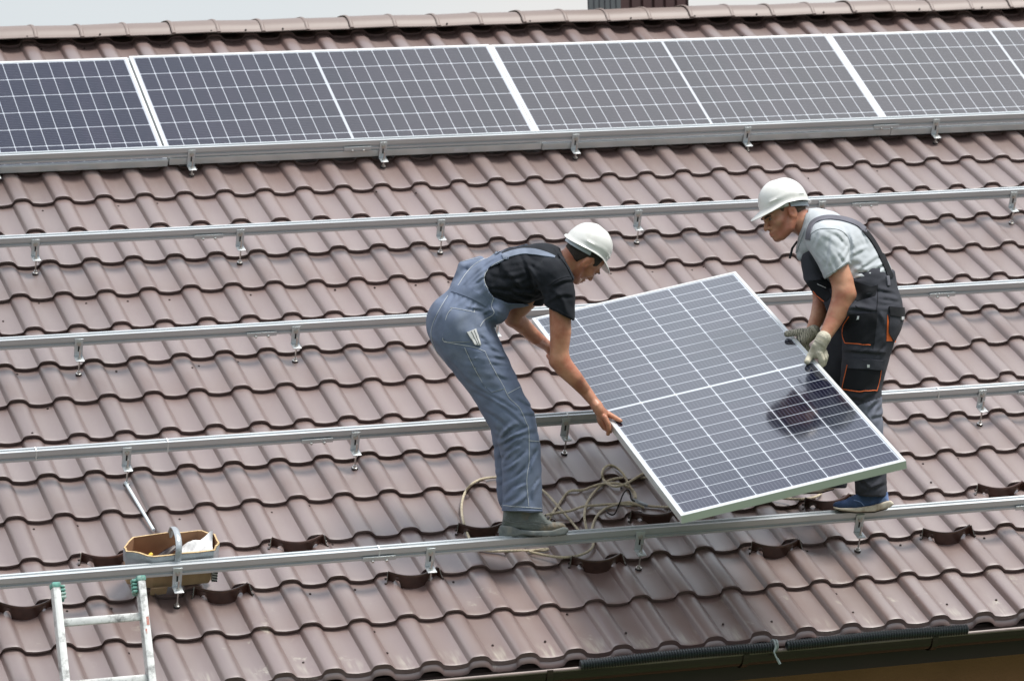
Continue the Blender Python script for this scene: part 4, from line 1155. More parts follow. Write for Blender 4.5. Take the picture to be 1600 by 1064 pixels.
# -- head, in centimetres: f forward, s towards the camera side, u up, origin between the ears
class Head:
    def __init__(s, c, fwd, up, cm):
        f = np.array(fwd, float); f /= np.linalg.norm(f); u = np.array(up, float); u -= f*u.dot(f); u /= np.linalg.norm(u)
        s.c = np.array(c, float); s.f = f; s.u = u; s.s = np.cross(f, u); s.k = cm
        if s.s[2] > 0: s.s = -s.s
    def loc(s, x, y, z):
        qx, qy, qz = x-s.c[0], y-s.c[1], z-s.c[2]
        return [(qx*a[0]+qy*a[1]+qz*a[2])/s.k for a in (s.f, s.s, s.u)]
    def px(s, f, sd, u): return s.c+(s.f*f+s.s*sd+s.u*u)*s.k
    def put(s, sdf, fn, c, r, k=.6, mode='u'):
        p = s.px(*c); R = np.array([r*s.k]*3)
        sdf.op(lambda x, y, z: fn(*s.loc(x, y, z))*s.k, p-R, p+R, k*s.k, mode)
    def skull(s, F, jaw=1.0, nose=1.0):
        lo = lambda p: (p[0], p[1], p[2]*.88 if p[2] < 0 else p[2])+tuple(p[3:])
        E = lambda c, r, k=.8, m='u': s.put(F, lambda f, d, u: d_ell(f, d, u, lo(c), r), c, max(r)+1, k, m)
        def T(P, k=.6, m='u'):
            P = [lo(p) for p in P]
            A = np.array(P, float); c = A[:, :3].mean(0); r = np.abs(A[:, :3]-c).max()+A[:, 3].max()+1
            s.put(F, lambda f, d, u: d_tube(f, d, u, P), c, r, k, m)
        E((-.9, 0, 4.6), (9.5, 7.5, 8.4), 1)
        E((4.3, 0, -.5), (4.9, 6.1, 8.2), 2)
        E((-3.5, 0, -.5), (5.5, 6.2, 6), 2)
        for q in (1, -1):
            T([(.4, q*5.7, -3, 1.8), (2.6, q*5.1, -6.2, 1.9), (6.8, q*2.4, -8.2, 1.9)], 1.6)
            E((6.0, q*4.6, -.6), (2.2, 2.3, 1.9), 1.6)
            T([(8.2, q*4.3, 3.1, .9), (9.2, q*2.0, 3.1, 1.2), (9.3, 0, 3.1, 1.0)], .9)
            E((9.4, q*3.2, 1.75), (1.5, 1.75, 1.15), .9, 's')
            E((7.75, q*3.1, 1.75), (1.15, 1.35, 1.05), .25)
            T([(8.75, q*2.0, 2.25, .28), (8.95, q*3.1, 2.45, .33), (8.2, q*4.4, 1.95, .28)], .25)
            T([(8.6, q*2.1, 1.1, .25), (8.75, q*3.2, .9, .28), (8.1, q*4.3, 1.35, .25)], .3)
            E((10.0, q*1.25, -2.0), (1.1, .75, .85), .45)
            E((10.3, q*.75, -2.75), (.5, .4, .4), .25, 's')
            E((-.6, q*7.5, .6), (2.0, .85, 3.3), .7)
            E((-.1, q*8.4, .7), (.95, .75, 1.7), .4, 's')
            E((.9, q*7.3, -.2), (.7, .7, .8), .4)
        E((8.1, 0, -8.0), (1.9, 2.5, 1.9), 1.4)
        T([(9.0, 0, 2.4, 1.0), (10.3, 0, .2, .95), (11.4*nose, 0, -1.6, 1.1)], .7)
        E((8.4, 0, -5.0), (1.7, 3.0, 2.2), 1.2)
        T([(9.0, -2.2, -5.1, .40), (10.35, 0, -4.6, .70), (9.0, 2.2, -5.1, .40)], .4)
        T([(8.9, -2.0, -5.8, .40), (10.1, 0, -6.1, .82), (8.9, 2.0, -5.8, .40)], .4)
        T([(8.6, -2.8, -5.40, .18), (10.9, 0, -5.32, .18), (8.6, 2.8, -5.40, .18)], .2, 's')
    def tint(s, V, stub=.75):
        f, d, u = s.loc(V[:, 0], V[:, 1], V[:, 2]); c = np.ones((len(V), 3))
        r = np.sqrt(f*f+d*d+u*u); near = r < 16
        def blend(mask, col, a): c[:] = c*(1-(mask*a)[:, None])+c*np.array(col)[None]*(mask*a)[:, None]
        lips = np.exp(-(((u+4.75)/.95)**2))*np.exp(-((d/2.0)**2))*(f > 8.2)*near
        blend(lips, (.78, .52, .55), 1)
        beard = np.clip((-2.8-u)/2.2, 0, 1)*np.clip((f+1.5)/3, 0, 1)*near*(u > -11)*(1-np.clip(lips*1.4, 0, 1))*(np.abs(d) < 7.2)
        beard = np.maximum(beard, np.exp(-((u+3.3)/.6)**2)*np.exp(-(d/2.6)**2)*(f > 8)*near)
        blend(beard, (.70, .64, .62), 1-stub)
        blend(np.exp(-(((u-.2)/1.2)**2+((np.abs(d)-3.1)/1.8)**2))*(f > 6.5)*near, (.85, .78, .78), .5)
        ear = np.exp(-(((np.abs(d)-8)/1.2)**2))*(np.abs(f) < 3)*(np.abs(u) < 4)
        blend(ear, (1.08, .86, .82), .8)
        return c
    def hair(s, h, thick=.45, low=-3.2, front=5.2):
        F = Sdf(s.c-np.array([14*s.k]*3), s.c+np.array([14*s.k]*3), h)
        s.put(F, lambda f, d, u: d_ell(f, d, u, (-.9, 0, 4.6), (9.5+thick, 7.5+thick, 8.4+thick)), (0, 0, 4), 12, 0)
        s.put(F, lambda f, d, u: d_ell(f, d, u, (-3.5, 0, -.5), (5.5+thick, 6.2+thick, 6+thick)), (-3.5, 0, -.5), 9, 2)
        def cut(x, y, z):
            f, d, u = s.loc(x, y, z)
            a = np.maximum(f-front+.25*np.abs(u-4), (low-u)+np.where(f > -3, (f+3)*.9, 0))
            ear = 3.0-np.sqrt((f-.1)**2+((u+.2)*.62)**2); a = np.maximum(a, np.where(np.abs(d) > 4, ear, -9))
            a = np.maximum(a, np.where((np.abs(d) > 4) & (f > .5), 2.3-u, -9))
            return a*s.k
        F.clip(cut, 1); F.noise(.22, 6, 5); return F

def helmet(person, H, parts_parent):
    """shell with short visor, rim bead, crown ridge and side gutters; returns the shell"""
    nA, vs, fs = 72, [], []
    def rimu(a): return 4.6+.75*math.cos(a)+2.0*math.sin(a)**2
    def pt(f, d, u):
        q = H.px(f, d, u); return person.P(q[0], q[1], q[2])-person.root.location
    rings = []
    nE = 20
    for e in range(nE+1):                       # outer shell from crown to rim
        t = e/nE; th = t*math.pi/2
        r = []
        for i in range(nA):
            a = 2*math.pi*i/nA; ru = rimu(a)
            fr = 11.2*math.sin(th)**.86; sr = 10.2*math.sin(th)**.86
            top = 16.6
            u = ru+(top-ru)*max(math.cos(th), 0)**.86
            f, d = -.3+fr*math.cos(a), sr*math.sin(a)
            k = 1.0
            # crown ridge and side gutter bead
            rd = math.exp(-(d/1.5)**2)*.40*(math.sin(th) < .93)*min(1, math.sin(th)*2.5+.4)
            gu = rimu(a)+1.6+.9*math.sin(a)**2
            g = .62*math.exp(-((u-gu)/.40)**2)*(abs(math.sin(a)) > .25)*min(1, (abs(math.sin(a))-.25)*3)
            d2 = d*(1+g/10); f2 = f*(1+g/12); r.append((f2, d2, u+rd))
        rings.append(r)
    for ext, dz in ((.18, -.35), (.9, -.75), (1.05, -1.0), (.9, -1.2), (.0, -1.05), (-.5, -.6)):   # rim lip, visor, underside
        r = []
        for i in range(nA):
            a = 2*math.pi*i/nA; ru = rimu(a); ca = math.cos(a)
            v = max(0, (ca-.30)/.70)**.8 if ca > .30 else 0
            big = v*4.6 if ext >= .85 else 0
            f, d = -.3+(11.2+ext+big)*ca, (10.2+ext+big*.25)*math.sin(a)
            r.append((f, d, ru+dz-(v*2.1 if ext >= .85 else 0)))
        rings.append(r)
    for e in range(6, -1, -1):                  # inner shell
        th = e/6*math.pi/2; r = []
        for i in range(nA):
            a = 2*math.pi*i/nA; ru = rimu(a)-.2
            r.append((-.3+10.8*math.sin(th)*math.cos(a), 9.7*math.sin(th)*math.sin(a), ru+(15.8-ru)*math.cos(th)))
        rings.append(r)
    vs = [pt(*p) for r in rings for p in r]
    fs = [(i*nA+j, i*nA+(j+1) % nA, (i+1)*nA+(j+1) % nA, (i+1)*nA+j) for i in range(len(rings)-1) for j in range(nA)]
    cr = H.s.dot(np.cross(H.f, H.u))
    if cr > 0: fs = [f[::-1] for f in fs]
    fm = [1 if i >= (len(rings)-7)*nA else 0 for i in range(len(fs))]
    sh = link('hard_hat', vs, fs, [M_HELM, M_HELMIN], None, None, 50, fm); sh.parent = parts_parent
    # head band below the shell at the back and its adjuster
    def band(name, a0, a1, u0, u1, mat, tilt=0, rf=9.9, rs=8.1):
        v = []; n = 28
        for i in range(n+1):
            a = math.radians(a0+(a1-a0)*i/n)
            for (k, uu) in ((1, u0), (1, u1), (1.035, u1), (1.035, u0)):
                v.append(pt(-.9+rf*k*math.cos(a), rs*k*math.sin(a), uu+tilt*(1-math.cos(a))*.5))
        f = [(4*i+j, 4*i+(j+1) % 4, 4*i+4+(j+1) % 4, 4*i+4+j) for i in range(n) for j in range(4)]+[(0, 1, 2, 3), (4*n+3, 4*n+2, 4*n+1, 4*n)]
        o = link(name, v, f, mat, None, None, 40); o.parent = sh; return o
    band('head_band', 84, 276, 5.3, 7.3, M_BAND, -3.9)
    band('sweat_band', -80, 80, 4.0, 6.2, M_HELMIN, 0, 10.2, 8.0)
    for q in (1, -1):
        mb = MB(); mb.box((-1.1, -.35, -1.0), (1.1, .35, 1.3), .2)
        vv = [pt(2.2+x, q*(8.2+y), 5.4+z) for x, y, z in mb.v]
        o = link('strap_clip', vv, mb.f, M_BACK, None, None, 40); o.parent = sh
    return sh
def face_bits(person, H, hairmat):
    def pt(f, d, u):
        q = H.px(f, d, u); return person.P(q[0], q[1], q[2])-person.root.location
    for q in (1, -1):
        mb = MB(); P = [pt(8.55, q*5.0, 2.8), pt(9.65, q*3.5, 3.3), pt(10.25, q*1.4, 3.0)]
        mb.tube(P, [.0025, .0052, .0045], 6); o = mb.build('eyebrow', hairmat, None, smooth=60); o.parent = person.root
        mb = MB(); c = pt(8.55, q*3.15, 1.7); mb.lathe([(.0005, .0), (.0055, .0005), (.0078, .003), (.0055, .0055), (.0005, .006)], Matrix.Translation(c) @ (pt(1, 0, 0)-pt(0, 0, 0)).to_track_quat('Z', 'Y').to_matrix().to_4x4() @ Matrix.Diagonal((1.2, .8, 1, 1)), 10)
        o = mb.build('eye', M_EYE, None, smooth=180); o.parent = person.root
        mb = MB(); c = pt(9.06, q*3.05, 1.62); mb.lathe([(.0044, 0), (.0044, .0012), (.001, .0018)], Matrix.Translation(c) @ (pt(1, 0, 0)-pt(0, 0, 0)).to_track_quat('Z', 'Y').to_matrix().to_4x4(), 10)
        e = mb.build('iris', M_IRIS, None, smooth=180); e.parent = o
        mb = MB(); mb.tube([pt(8.9, q*2.0, 2.05), pt(9.3, q*3.1, 2.2), pt(8.5, q*4.4, 1.8)], [.0008, .0016, .0010], 5); e = mb.build('eyelashes', M_IRIS, None, smooth=60); e.parent = o
def shift(P, dz): return [(a[0], a[1], a[2]+dz)+tuple(a[3:]) for a in P]

# ================================================================== the worker in blue grey overalls
foot1 = W3(1.58, -3.866, RW0+RH)
Z1 = (foot1-cam_loc).dot(c_fwd)+32*.0029
A = Person(Z1, foot1, 'person in blue grey overalls and black T-shirt, bending bare-handed over the left panel edge', None)
zL = lambda x, y, o=0: A.zof(panel_depth(x, y, o))
zh = zL(952, 660)
hA = Head((908, 404, 2), (.47, .75, .47), (.80, -.60, .0), 3.42)
kA = Head((907, 402, 2), (.64, .53, .56), (.60, -.80, .0), 3.42)
BODY = Sdf((650, 345, -110), (985, 845, 230), 1.7)
NECK = [(862, 420, 0, 24), (884, 412, 1, 21), (900, 406, 2, 19.5)]
BODY.tube(NECK)
hA.skull(BODY)
BODY.tube([(722, 505, -4, 34), (745, 462, 0, 28), (805, 432, 0, 36), (845, 425, 0, 34)], 1.2)
BODY.tube([(858, 430, -52, 17), (860, 424, 52, 17)])
# near (right) arm
BODY.tube([(868, 438, -54, 19), (875, 478, -60, 17.5), (876, 520, -62, 16.6), (874, 545, -60, 15), (874, 562, -58, 15)], 1.05, 4)
BODY.tube([(874, 562, -58, 15), (882, 574, -57, 15.6), (897, 590, -55, 13.2), (914, 610, zh+4, 10), (928, 628, zh+1, 8.2), (933, 634, zh, 8.2)], 1.0, 6)
BODY.ell((866, 566, -58), (6, 6, 7), 6)
# near hand
BODY.tube([(932, 634, zh, 8.4), (938, 644, zh+2, 8.6), (941, 650, zh+3, 7.6)], 1.45, 4)
for P in ([(945, 652, zh-9, 4.6), (950, 662, zh-10, 4.3), (951.5, 671, zh-8, 3.9), (950, 678, zh-3, 3.4)],
          [(941, 654, zh-1, 4.5), (945, 664, zh+1, 4.2), (948, 671, zh+4, 3.8), (954, 674, zh+9, 3.3)],
          [(937.5, 654, zh+7, 4.2), (940, 663, zh+9, 3.9), (944, 669, zh+13, 3.5), (950, 671, zh+18, 3.1)],
          [(935, 652, zh+14, 3.7), (937, 660, zh+16, 3.4), (941, 666, zh+19, 3.0), (946, 667, zh+23, 2.7)]):
    BODY.tube(P, 1, 1.6)
zt = zL(962, 652, .012)
BODY.tube([(937, 640, zh-4, 6.2), (948, 646, zL(948, 646, .016)-2, 5.2), (958, 651, zL(958, 651, .014), 4.2), (966, 655.5, zL(966, 655, .011), 3.7), (970, 657.5, zL(970, 657, .009), 3.1)], 1, 3)
# far (left) arm
zf = zL(866, 551)
BODY.tube([(852, 436, 56, 17), (826, 468, 62, 15), (804, 488, 72, 15.5), (803, 496, 76, 15)], 1, 4)
BODY.tube([(803, 496, 76, 15), (816, 508, 92, 13), (838, 528, 120, 10.6), (856, 541, zf-14, 8.3), (861, 545, zf-6, 8.0)], 1, 5)
BODY.tube([(860, 545, zf-8, 7.6), (863, 552, zf-2, 7.4)], 1.4, 4)
for k in range(4): BODY.tube([(861-k*1.4, 554+k*.6, zf-8+k*7, 4.0), (863-k, 561, zf-8+k*7, 3.7), (868, 565, zf-4+k*7, 3.2)], 1, 1.5)
BODY.tube([(862, 548, zf-10, 4.8), (872, 553, zL(872, 553, .013), 3.9), (878, 557, zL(878, 557, .01), 3.3)], 1, 2)
# legs inside the trousers
LN = [(722, 526, 6, 47), (768, 598, 2, 38), (802, 660, 0, 35.5), (813, 700, 0, 31.5), (816, 745, 0, 30.5), (816, 797, 0, 31.5)]
LF = [(730, 526, 52, 44), (772, 600, 66, 37), (797, 660, 76, 31.5), (801, 710, 84, 28.5), (804, 775, 90, 27)]
LN = shift(LN, -31); LF = shift(LF, -30)
inner = lambda P, k=.5: [(a[0], a[1], a[2], a[3]*k) for a in P]
BODY.tube(inner(LN[:-1])+[(812, 790, -31, 12)]); BODY.tube(inner(LF))
A_body, bvA = A.add('body', BODY, M_SKIN1, color=lambda V: hA.tint(V, .8), it=1)
del BODY
hs, _b = A.add('hair', hA.hair(1.5, .32, -3.0, 4.6), M_HAIR, it=1)
face_bits(A, hA, M_HAIR)
helmet(A, kA, A.root)

# T-shirt
SH = Sdf((690, 360, -110), (925, 520, 110), 1.8)
TOR = [(738, 468, 0, 35), (772, 446, 0, 40), (806, 433, 0, 45.5), (842, 423, 0, 43), (860, 424, 0, 31)]
SH.tube(TOR, 1.22, 8)
SH.tube([(858, 430, -56, 25), (856, 414, 0, 31), (856, 420, 58, 25)], 1, 10)
cutA = lambda x, y, z: ((x-853)*(-21)+(y-479)*41)/46.0
SH.tube([(866, 432, -54, 29), (874, 458, -62, 25), (875, 505, -64, 23.5)], 1.1, 6, cut=cutA)
SH.tube([(858, 428, 56, 25), (838, 452, 66, 23), (824, 474, 72, 21)], 1, 8, cut=lambda x, y, z: y-478)
SH.clip(lambda x, y, z: -d_poly(x, y, [(873, 345), (876, 394), (884, 410), (893, 425), (899.5, 440), (903, 452), (960, 452), (960, 345)])*1.0-0*z if True else 0, 2)
for c, r, a, l, am in (((800, 455, -50), 34, 12, 13, 1.4), ((830, 462, -50), 26, -20, 11, 1.3), ((812, 410, -45), 30, 60, 15, 1.0), ((876, 474, -80), 24, 65, 12, 1.3), ((870, 445, -78), 20, 100, 14, .9), ((845, 405, -40), 26, 35, 13, .9), ((775, 430, -45), 26, 75, 12, 1.1)):
    SH.fold((c[0], c[1], c[2]-14), r*1.15, a, l, am*1.5)
for P in [[(762.8, 447.5), (792.9, 449.4), (811.7, 456.9), (838.0, 463.1)], [(770.3, 454.7), (800.4, 463.1), (819.2, 471.6)], [(792.9, 424.6), (819.2, 453.7), (838.0, 461.2)], [(817.3, 409.5), (832.3, 426.5), (845.5, 445.3)], [(781.6, 403.9), (787.2, 424.6)], [(796.6, 460.3), (819.2, 469.7), (834.2, 471.6)], [(862.0, 446.2), (880.8, 437.7), (897.7, 436.2)], [(856.4, 469.7), (875.2, 460.3), (894.0, 460.3)], [(864.8, 452.8), (878.9, 467.8), (884.6, 486.6)], [(818.8, 402.0), (832.0, 428.3), (837.6, 452.8)], [(807.5, 460.3), (820.7, 467.8), (835.7, 469.7)], [(871.4, 388.9), (880.8, 409.5)]]: SH.crease(P, 3.6, 2.2, -20)
SH.noise(.35, 24, 3)
A_shirt, bvS = A.add('t_shirt', SH, M_BLACKT)
del SH
A.ribbon('collar', [bvS], [(874, 396), (882, 408), (890, 421), (897, 436)], 5, M_BLACKT, A_shirt, .003, .001)
A.seam('sleeve_hem', [bvS], [(854, 477), (872, 485), (891, 495)], M_BLACKT, A_shirt, .0022)
A.seam('shoulder_seam', [bvS], [(856, 447), (866, 440), (880, 434), (896, 431)], M_BLACKT, A_shirt, .002)

# overalls
OV = Sdf((650, 380, -100), (870, 815, 150), 1.9)
OV.ell((713, 507, -6), (47, 47, 64), 8)
OV.tube([(716, 500, -6, 45), (742, 464, -2, 37.5)], 1.25, 10)
OV.tube([(716, 512, 18, 44), (728, 530, 22, 44)], 1, 8)
OV.tube(LN, 1.0, 9)
OV.tube(LF, 1.0, 6)
OV.ell((776, 486, -4), (19, 21, 50), 12)                       # slack pouch at the front of the waist
UP = [(700, 470), (708, 447), (714, 424), (719, 408), (736, 405), (753, 401), (778, 392.5), (797, 402), (785, 409), (764, 419), (757, 430), (757, 443), (766, 458), (771, 465), (790, 473), (812, 474), (832, 476), (836, 500), (790, 505), (760, 520)]
up = [(a[0], a[1], a[2], a[3]+3.2) for a in TOR]
OV.tube(up, 1.22, 6, cut=lambda x, y, z: d_poly(x, y, UP)+0*z)
OV.tube([(712, 446, 16, 7), (724, 417, 22, 9), (750, 407, 24, 7)], 2.6, 8)     # the back panel standing off
OV.clip(lambda x, y, z: np.maximum(y-(797.5+(x-784)*.05), -9e3)+0*z, 1)
# gathered elastic waist, folds at knee, seat, calf and front
OV.fold((735, 458, -52), 26, -68, 5, .6, 0); OV.fold((725, 470, -55), 30, -62, 8, .8, 1)
OV.fold((745, 435, -45), 30, -62, 12, 1.0, 2)
for c, r, a, l, am, ph in (((760, 545, -40), 36, 20, 12, 1.3, 0), ((790, 570, -38), 30, 28, 11, 1.1, 1), ((735, 575, -40), 34, 55, 22, 1.0, 2), ((806, 668, -34), 34, 24, 15, 1.9, .5), ((795, 690, -34), 28, -28, 13, 2.2, 1.2),
                        ((800, 720, -30), 32, -38, 16, 1.9, 2), ((815, 745, -30), 30, -42, 17, 1.4, .3), ((806, 775, -30), 30, -30, 15, 1.5, 2.4), ((775, 620, -38), 34, 48, 26, 1.2, .8), ((778, 486, -45), 22, 62, 10, 1.6, .2), ((700, 530, -44), 30, 100, 26, .8, 1),
                        ((776, 700, 60), 30, -50, 14, 1.4, 0), ((780, 735, 60), 30, -40, 14, 1.2, 1), ((838, 690, -28), 26, 70, 18, .9, 1)):
    OV.fold((c[0], c[1], c[2]-26), r, a, l, am, ph)
for P in [[(796.1, 665.6), (785.8, 676.0), (783.0, 685.4)], [(827.1, 669.4), (804.6, 680.3), (789.5, 686.7)], [(819.6, 682.6), (798.9, 691.0), (785.8, 698.5)], [(815.9, 696.7), (795.2, 709.2), (786.7, 723.0)], [(823.4, 709.2), (802.7, 726.2), (788.0, 734.2)], [(823.4, 735.2), (806.5, 748.3), (789.9, 758.1)], [(822.4, 756.8), (802.7, 765.3), (791.1, 780.3)], [(797.1, 789.7), (814.0, 781.2), (823.0, 770.9)], [(842.2, 705.1), (832.8, 722.0), (830.0, 735.2)], [(844.1, 750.2), (834.7, 765.3), (832.8, 782.2)]]: OV.crease(P, 3.4, 2.5, -31)
for P in [[(680.1, 530.1), (706.4, 564.8), (740.2, 598.7), (779.7, 620.3), (809.8, 638.2)], [(740.2, 607.1), (770.3, 623.1), (800.4, 643.8), (823.9, 665.4)], [(751.5, 521.6), (766.5, 532.3)], [(755.3, 530.1), (773.1, 541.7)], [(760.9, 539.5), (786.3, 549.2)], [(764.7, 554.9), (790.0, 556.8)], [(770.3, 564.8), (792.9, 568.0)], [(730.8, 549.8), (762.8, 553.6)], [(734.6, 557.3), (763.7, 563.0)], [(744.0, 582.7), (771.2, 588.7)], [(755.3, 598.1), (780.6, 602.4)], [(760.9, 638.2), (781.6, 652.3), (798.5, 668.2)], [(809.8, 620.3), (835.2, 635.3)], [(811.7, 644.7), (838.0, 645.7)], [(668.8, 516.9), (683.8, 541.4), (706.4, 575.2)], [(770.3, 580.8), (792.9, 590.2)], [(781.6, 684.2), (792.9, 669.2), (811.7, 661.7)], [(785.3, 691.7), (806.0, 678.6), (824.8, 674.8)]]: OV.crease(P, 3.6, 1.9, -28)
for P in [[(712.0, 441.5), (740.2, 406.2), (762.8, 396.4)], [(721.4, 445.3), (755.3, 413.7), (773.1, 402.4)], [(730.8, 443.8), (755.3, 421.2)], [(740.2, 442.4), (756.2, 430.6)], [(703.6, 460.3), (688.5, 490.4), (678.2, 509.2)], [(713.0, 462.2), (699.2, 486.6)], [(725.2, 467.8), (714.8, 478.2)], [(734.6, 469.7), (728.9, 482.9)], [(744.0, 474.4), (738.3, 484.7)], [(755.3, 488.5), (770.3, 484.7), (777.8, 501.7)], [(728.9, 479.1), (755.3, 482.9)]]: OV.crease(P, 2.8, 1.6, -20)
OV.noise(.35, 26, 8)
A_ov, bvO = A.add('overalls', OV, M_DENIM)
del OV
# straps on the back
A.ribbon('strap', [bvS, bvO], [(786, 402, 8.5), (800, 397, 8.5), (818, 393.5, 8.5), (836, 394.5, 8.5), (852, 398, 7), (867, 402.5, 2.5)], 8.5, M_DENIMD, A_ov, .003, .0025)
A.ribbon('strap', [bvS, bvO], [(774, 396), (786, 389.5), (800, 384.5), (814, 381.5), (824, 381)], 5.5, M_DENIMD, A_ov, .003, .0025)
A.ribbon('waist_band', [bvO], [(707, 450), (722, 455), (738, 461), (752, 468), (762, 474)], 12, M_DENIM, A_ov, .0025, .001)
hip_pocket = A.patch('hip_pocket', [bvO], [(706, 483), (742, 489), (741, 520), (734, 534), (699, 534), (692, 527), (694, 505)], M_DENIM, A_ov, .0035)
leg_pocket = A.patch('leg_pocket', [bvO], [(729, 545), (758, 551), (765, 569), (788, 607), (768, 613), (757, 604)], M_DENIM, A_ov, .0035)
BB = [bvO]
for P in ([(706, 483), (698, 494), (692, 527), (699, 534), (734, 534)], [(741, 485), (737, 512), (735, 532)], [(704, 481), (722, 484), (742, 488)], [(694, 534), (722, 539), (742, 543), (757, 549)],
          [(726, 543), (741, 575), (759, 606)], [(757, 548), (767, 569), (788, 606)], [(741, 576), (766, 568)], [(768, 613), (789, 607)], [(788, 607), (796, 622), (812, 638), (822, 660), (826, 672), (826.5, 720), (823, 750), (826, 790)],
          [(793, 615), (815, 603)], [(826, 688), (845, 690)], [(784, 789), (806, 791), (846, 794)], [(700, 462), (686, 485), (676, 508), (674, 525), (680, 545), (692, 566)],
          [(792, 403), (768, 416), (757, 430), (758, 444), (766, 456), (770, 464)], [(722, 409), (736, 406), (750, 403)], [(710, 452), (716, 446), (728, 428), (744, 412), (776, 395)], [(771, 466), (768, 478), (772, 490), (757, 500), (750, 510)]):
    A.seam('stitching', BB, P, M_STITCH, A_ov, .0011, .0016)
A.seam('trouser_hem', BB, [(785, 796.5), (806, 797), (847, 798)], M_DENIM, A_ov, .003, .001)
ru = A.patch('folding_ruler', BB, [(729, 519), (742, 514.5), (751, 540), (741, 538)], M_BACK, A_ov, .012)
A.seam('ruler_line', BB, [(735, 518), (745, 538)], M_RUBBER, ru, .0012, .0125, False); A.seam('ruler_line', BB, [(739, 516.5), (748, 539)], M_RUBBER, ru, .0012, .0125, False)

# work boots
def extrude(S, poly, zc, wid, k=5, wf=None):
    P = np.array(poly, float); lo = np.array([P[:, 0].min(), P[:, 1].min(), zc-wid-4]); hi = np.array([P[:, 0].max(), P[:, 1].max(), zc+wid+4])
    def fn(x, y, z):
        d = d_poly(x, y, poly)+0*z; w = np.abs(z-zc)-(wid if wf is None else wf(x))
        return -smin(-d, -w, k)
    S.op(fn, lo, hi, 2.5, 'u', 8)
def boot(P, dx, dy, dz, sx=1.0):
    sole = [(780, 838), (778.5, 828), (782, 820), (800, 822), (812, 827), (835, 829), (862, 828.5), (880, 823), (887.5, 824), (888.5, 829), (884, 835.5), (868, 838), (846, 838.5), (828, 837), (818, 835), (806, 838)]
    upp = [(783, 822), (786, 806), (788, 790), (842, 790), (846, 800), (856, 811), (864, 815.5), (874, 815), (882, 818), (886, 826), (868, 831), (830, 831), (800, 826)]
    mv = lambda Q: [(812+(x-812)*sx+dx, y+dy) for x, y in Q]
    wf = lambda x: 13.5+4.5*np.clip((x-dx-800)/50, 0, 1)-9*np.clip((x-dx-868)/22, 0, 1)**2
    S = Sdf((770+dx, 780+dy, dz-28), (898+dx, 845+dy, dz+28), 1.5)
    extrude(S, mv(upp), dz, 14, 9, lambda x: wf(x)-.5)
    S.fold((850+dx, 815+dy, dz-12), 14, 60, 7, .8); S.fold((800+dx, 812+dy, dz-12), 18, 5, 6, .6); S.noise(.2, 14, 2)
    o, b = P.add('work_boot', S, M_BOOT, it=1)
    S = Sdf((770+dx, 812+dy, dz-28), (898+dx, 845+dy, dz+28), 1.3)
    extrude(S, mv(sole), dz, 16, 3, lambda x: wf(x)+1.6)
    for k in range(9): S.ell((786+dx+k*12, 839.5+dy, dz), (2.0, 3.0, 40), 1, 's')
    P.add('sole', S, M_SOLE, o, it=1)
    mb = MB()
    for k in range(4):
        x, y = mv([(846+k*6, 803+k*4.2)])[0]
        mb.tube([P.P(x-3, y-1, dz-11)-P.root.location, P.P(x+1, y-3.5, dz)-P.root.location, P.P(x-1, y-1, dz+11)-P.root.location], .003, 6)
    l = mb.build('laces', M_RUBBER, None); l.parent = o
    P.seam('seam', [b], mv([(787, 805), (800, 812), (815, 815), (840, 815), (856, 818)]), M_SOLE, o, .0013, .001)
    P.seam('seam', [b], mv([(786, 812), (800, 816), (820, 818), (842, 820)]), M_SOLE, o, .0013, .001)
boot(A, 0, 0, -31)
boot(A, -6, -20, 62, .5)

# ================================================================== the worker in charcoal overalls
foot2 = W3(3.154, -3.882, RW0+RH)
Z2 = (foot2-cam_loc).dot(c_fwd)+26*.003
Bp = Person(Z2, foot2, 'person in charcoal overalls with orange piping, grey T-shirt and gloves, holding the right panel edge', None)
zR = lambda x, y, o=0: Bp.zof(panel_depth(x, y, o))
ze = zR(1276, 562); zg = zR(1244, 527)
hB = Head((1228, 338, -2), (-.84, .39, -.40), (-.42, -.91, 0), 3.55)
kB = Head((1229, 338, -2), (-.88, .26, -.40), (-.28, -.96, 0), 3.55)
BD = Sdf((1160, 265, -110), (1425, 835, 150), 1.7)
BD.tube([(1276, 362, 4, 24), (1258, 350, 2, 21), (1243, 343, 0, 20)])
hB.skull(BD, nose=1.0)
BD.tube([(1365, 492, 4, 34), (1345, 440, 2, 38), (1312, 392, 2, 40), (1288, 365, 2, 28)], 1.1)
BD.tube([(1290, 376, -36, 18), (1286, 370, 44, 18)])
BD.tube([(1291, 376, -46, 20), (1304, 408, -52, 18.5), (1316, 440, -56, 18), (1319, 458, -58, 17.5)], 1, 4)
BD.tube([(1319, 458, -58, 17.5), (1313, 478, -60, 16.6), (1303, 500, -64, 13.8), (1290, 524, ze+4, 10.2), (1283, 535, ze, 9)], 1, 5)
BD.ell((1331, 461, -58), (6, 7, 7), 5)
BD.tube([(1288, 376, 46, 18), (1283, 430, 44, 16), (1284, 470, 36, 14), (1279, 492, 22, 12.5), (1269, 515, zg+10, 9.5), (1264, 522, zg+4, 8)], 1, 5)
LN2 = [(1360, 508, 6, 45), (1354, 545, 2, 38.5), (1345, 605, 0, 32.5), (1351, 650, 0, 28), (1357, 700, 0, 25.5), (1362, 776, 0, 25)]
LF2 = [(1347, 508, 48, 40), (1313, 565, 62, 35), (1300, 620, 70, 31), (1304, 690, 74, 26), (1300, 752, 76, 24)]
LN2 = shift(LN2, -25); LF2 = shift(LF2, -24)
BD.tube(inner(LN2[:-1])+[(1360, 760, -25, 10)]); BD.tube(inner(LF2))
B_body, bvB = Bp.add('body', BD, M_SKIN2, color=lambda V: hB.tint(V, .55), it=1)
del BD
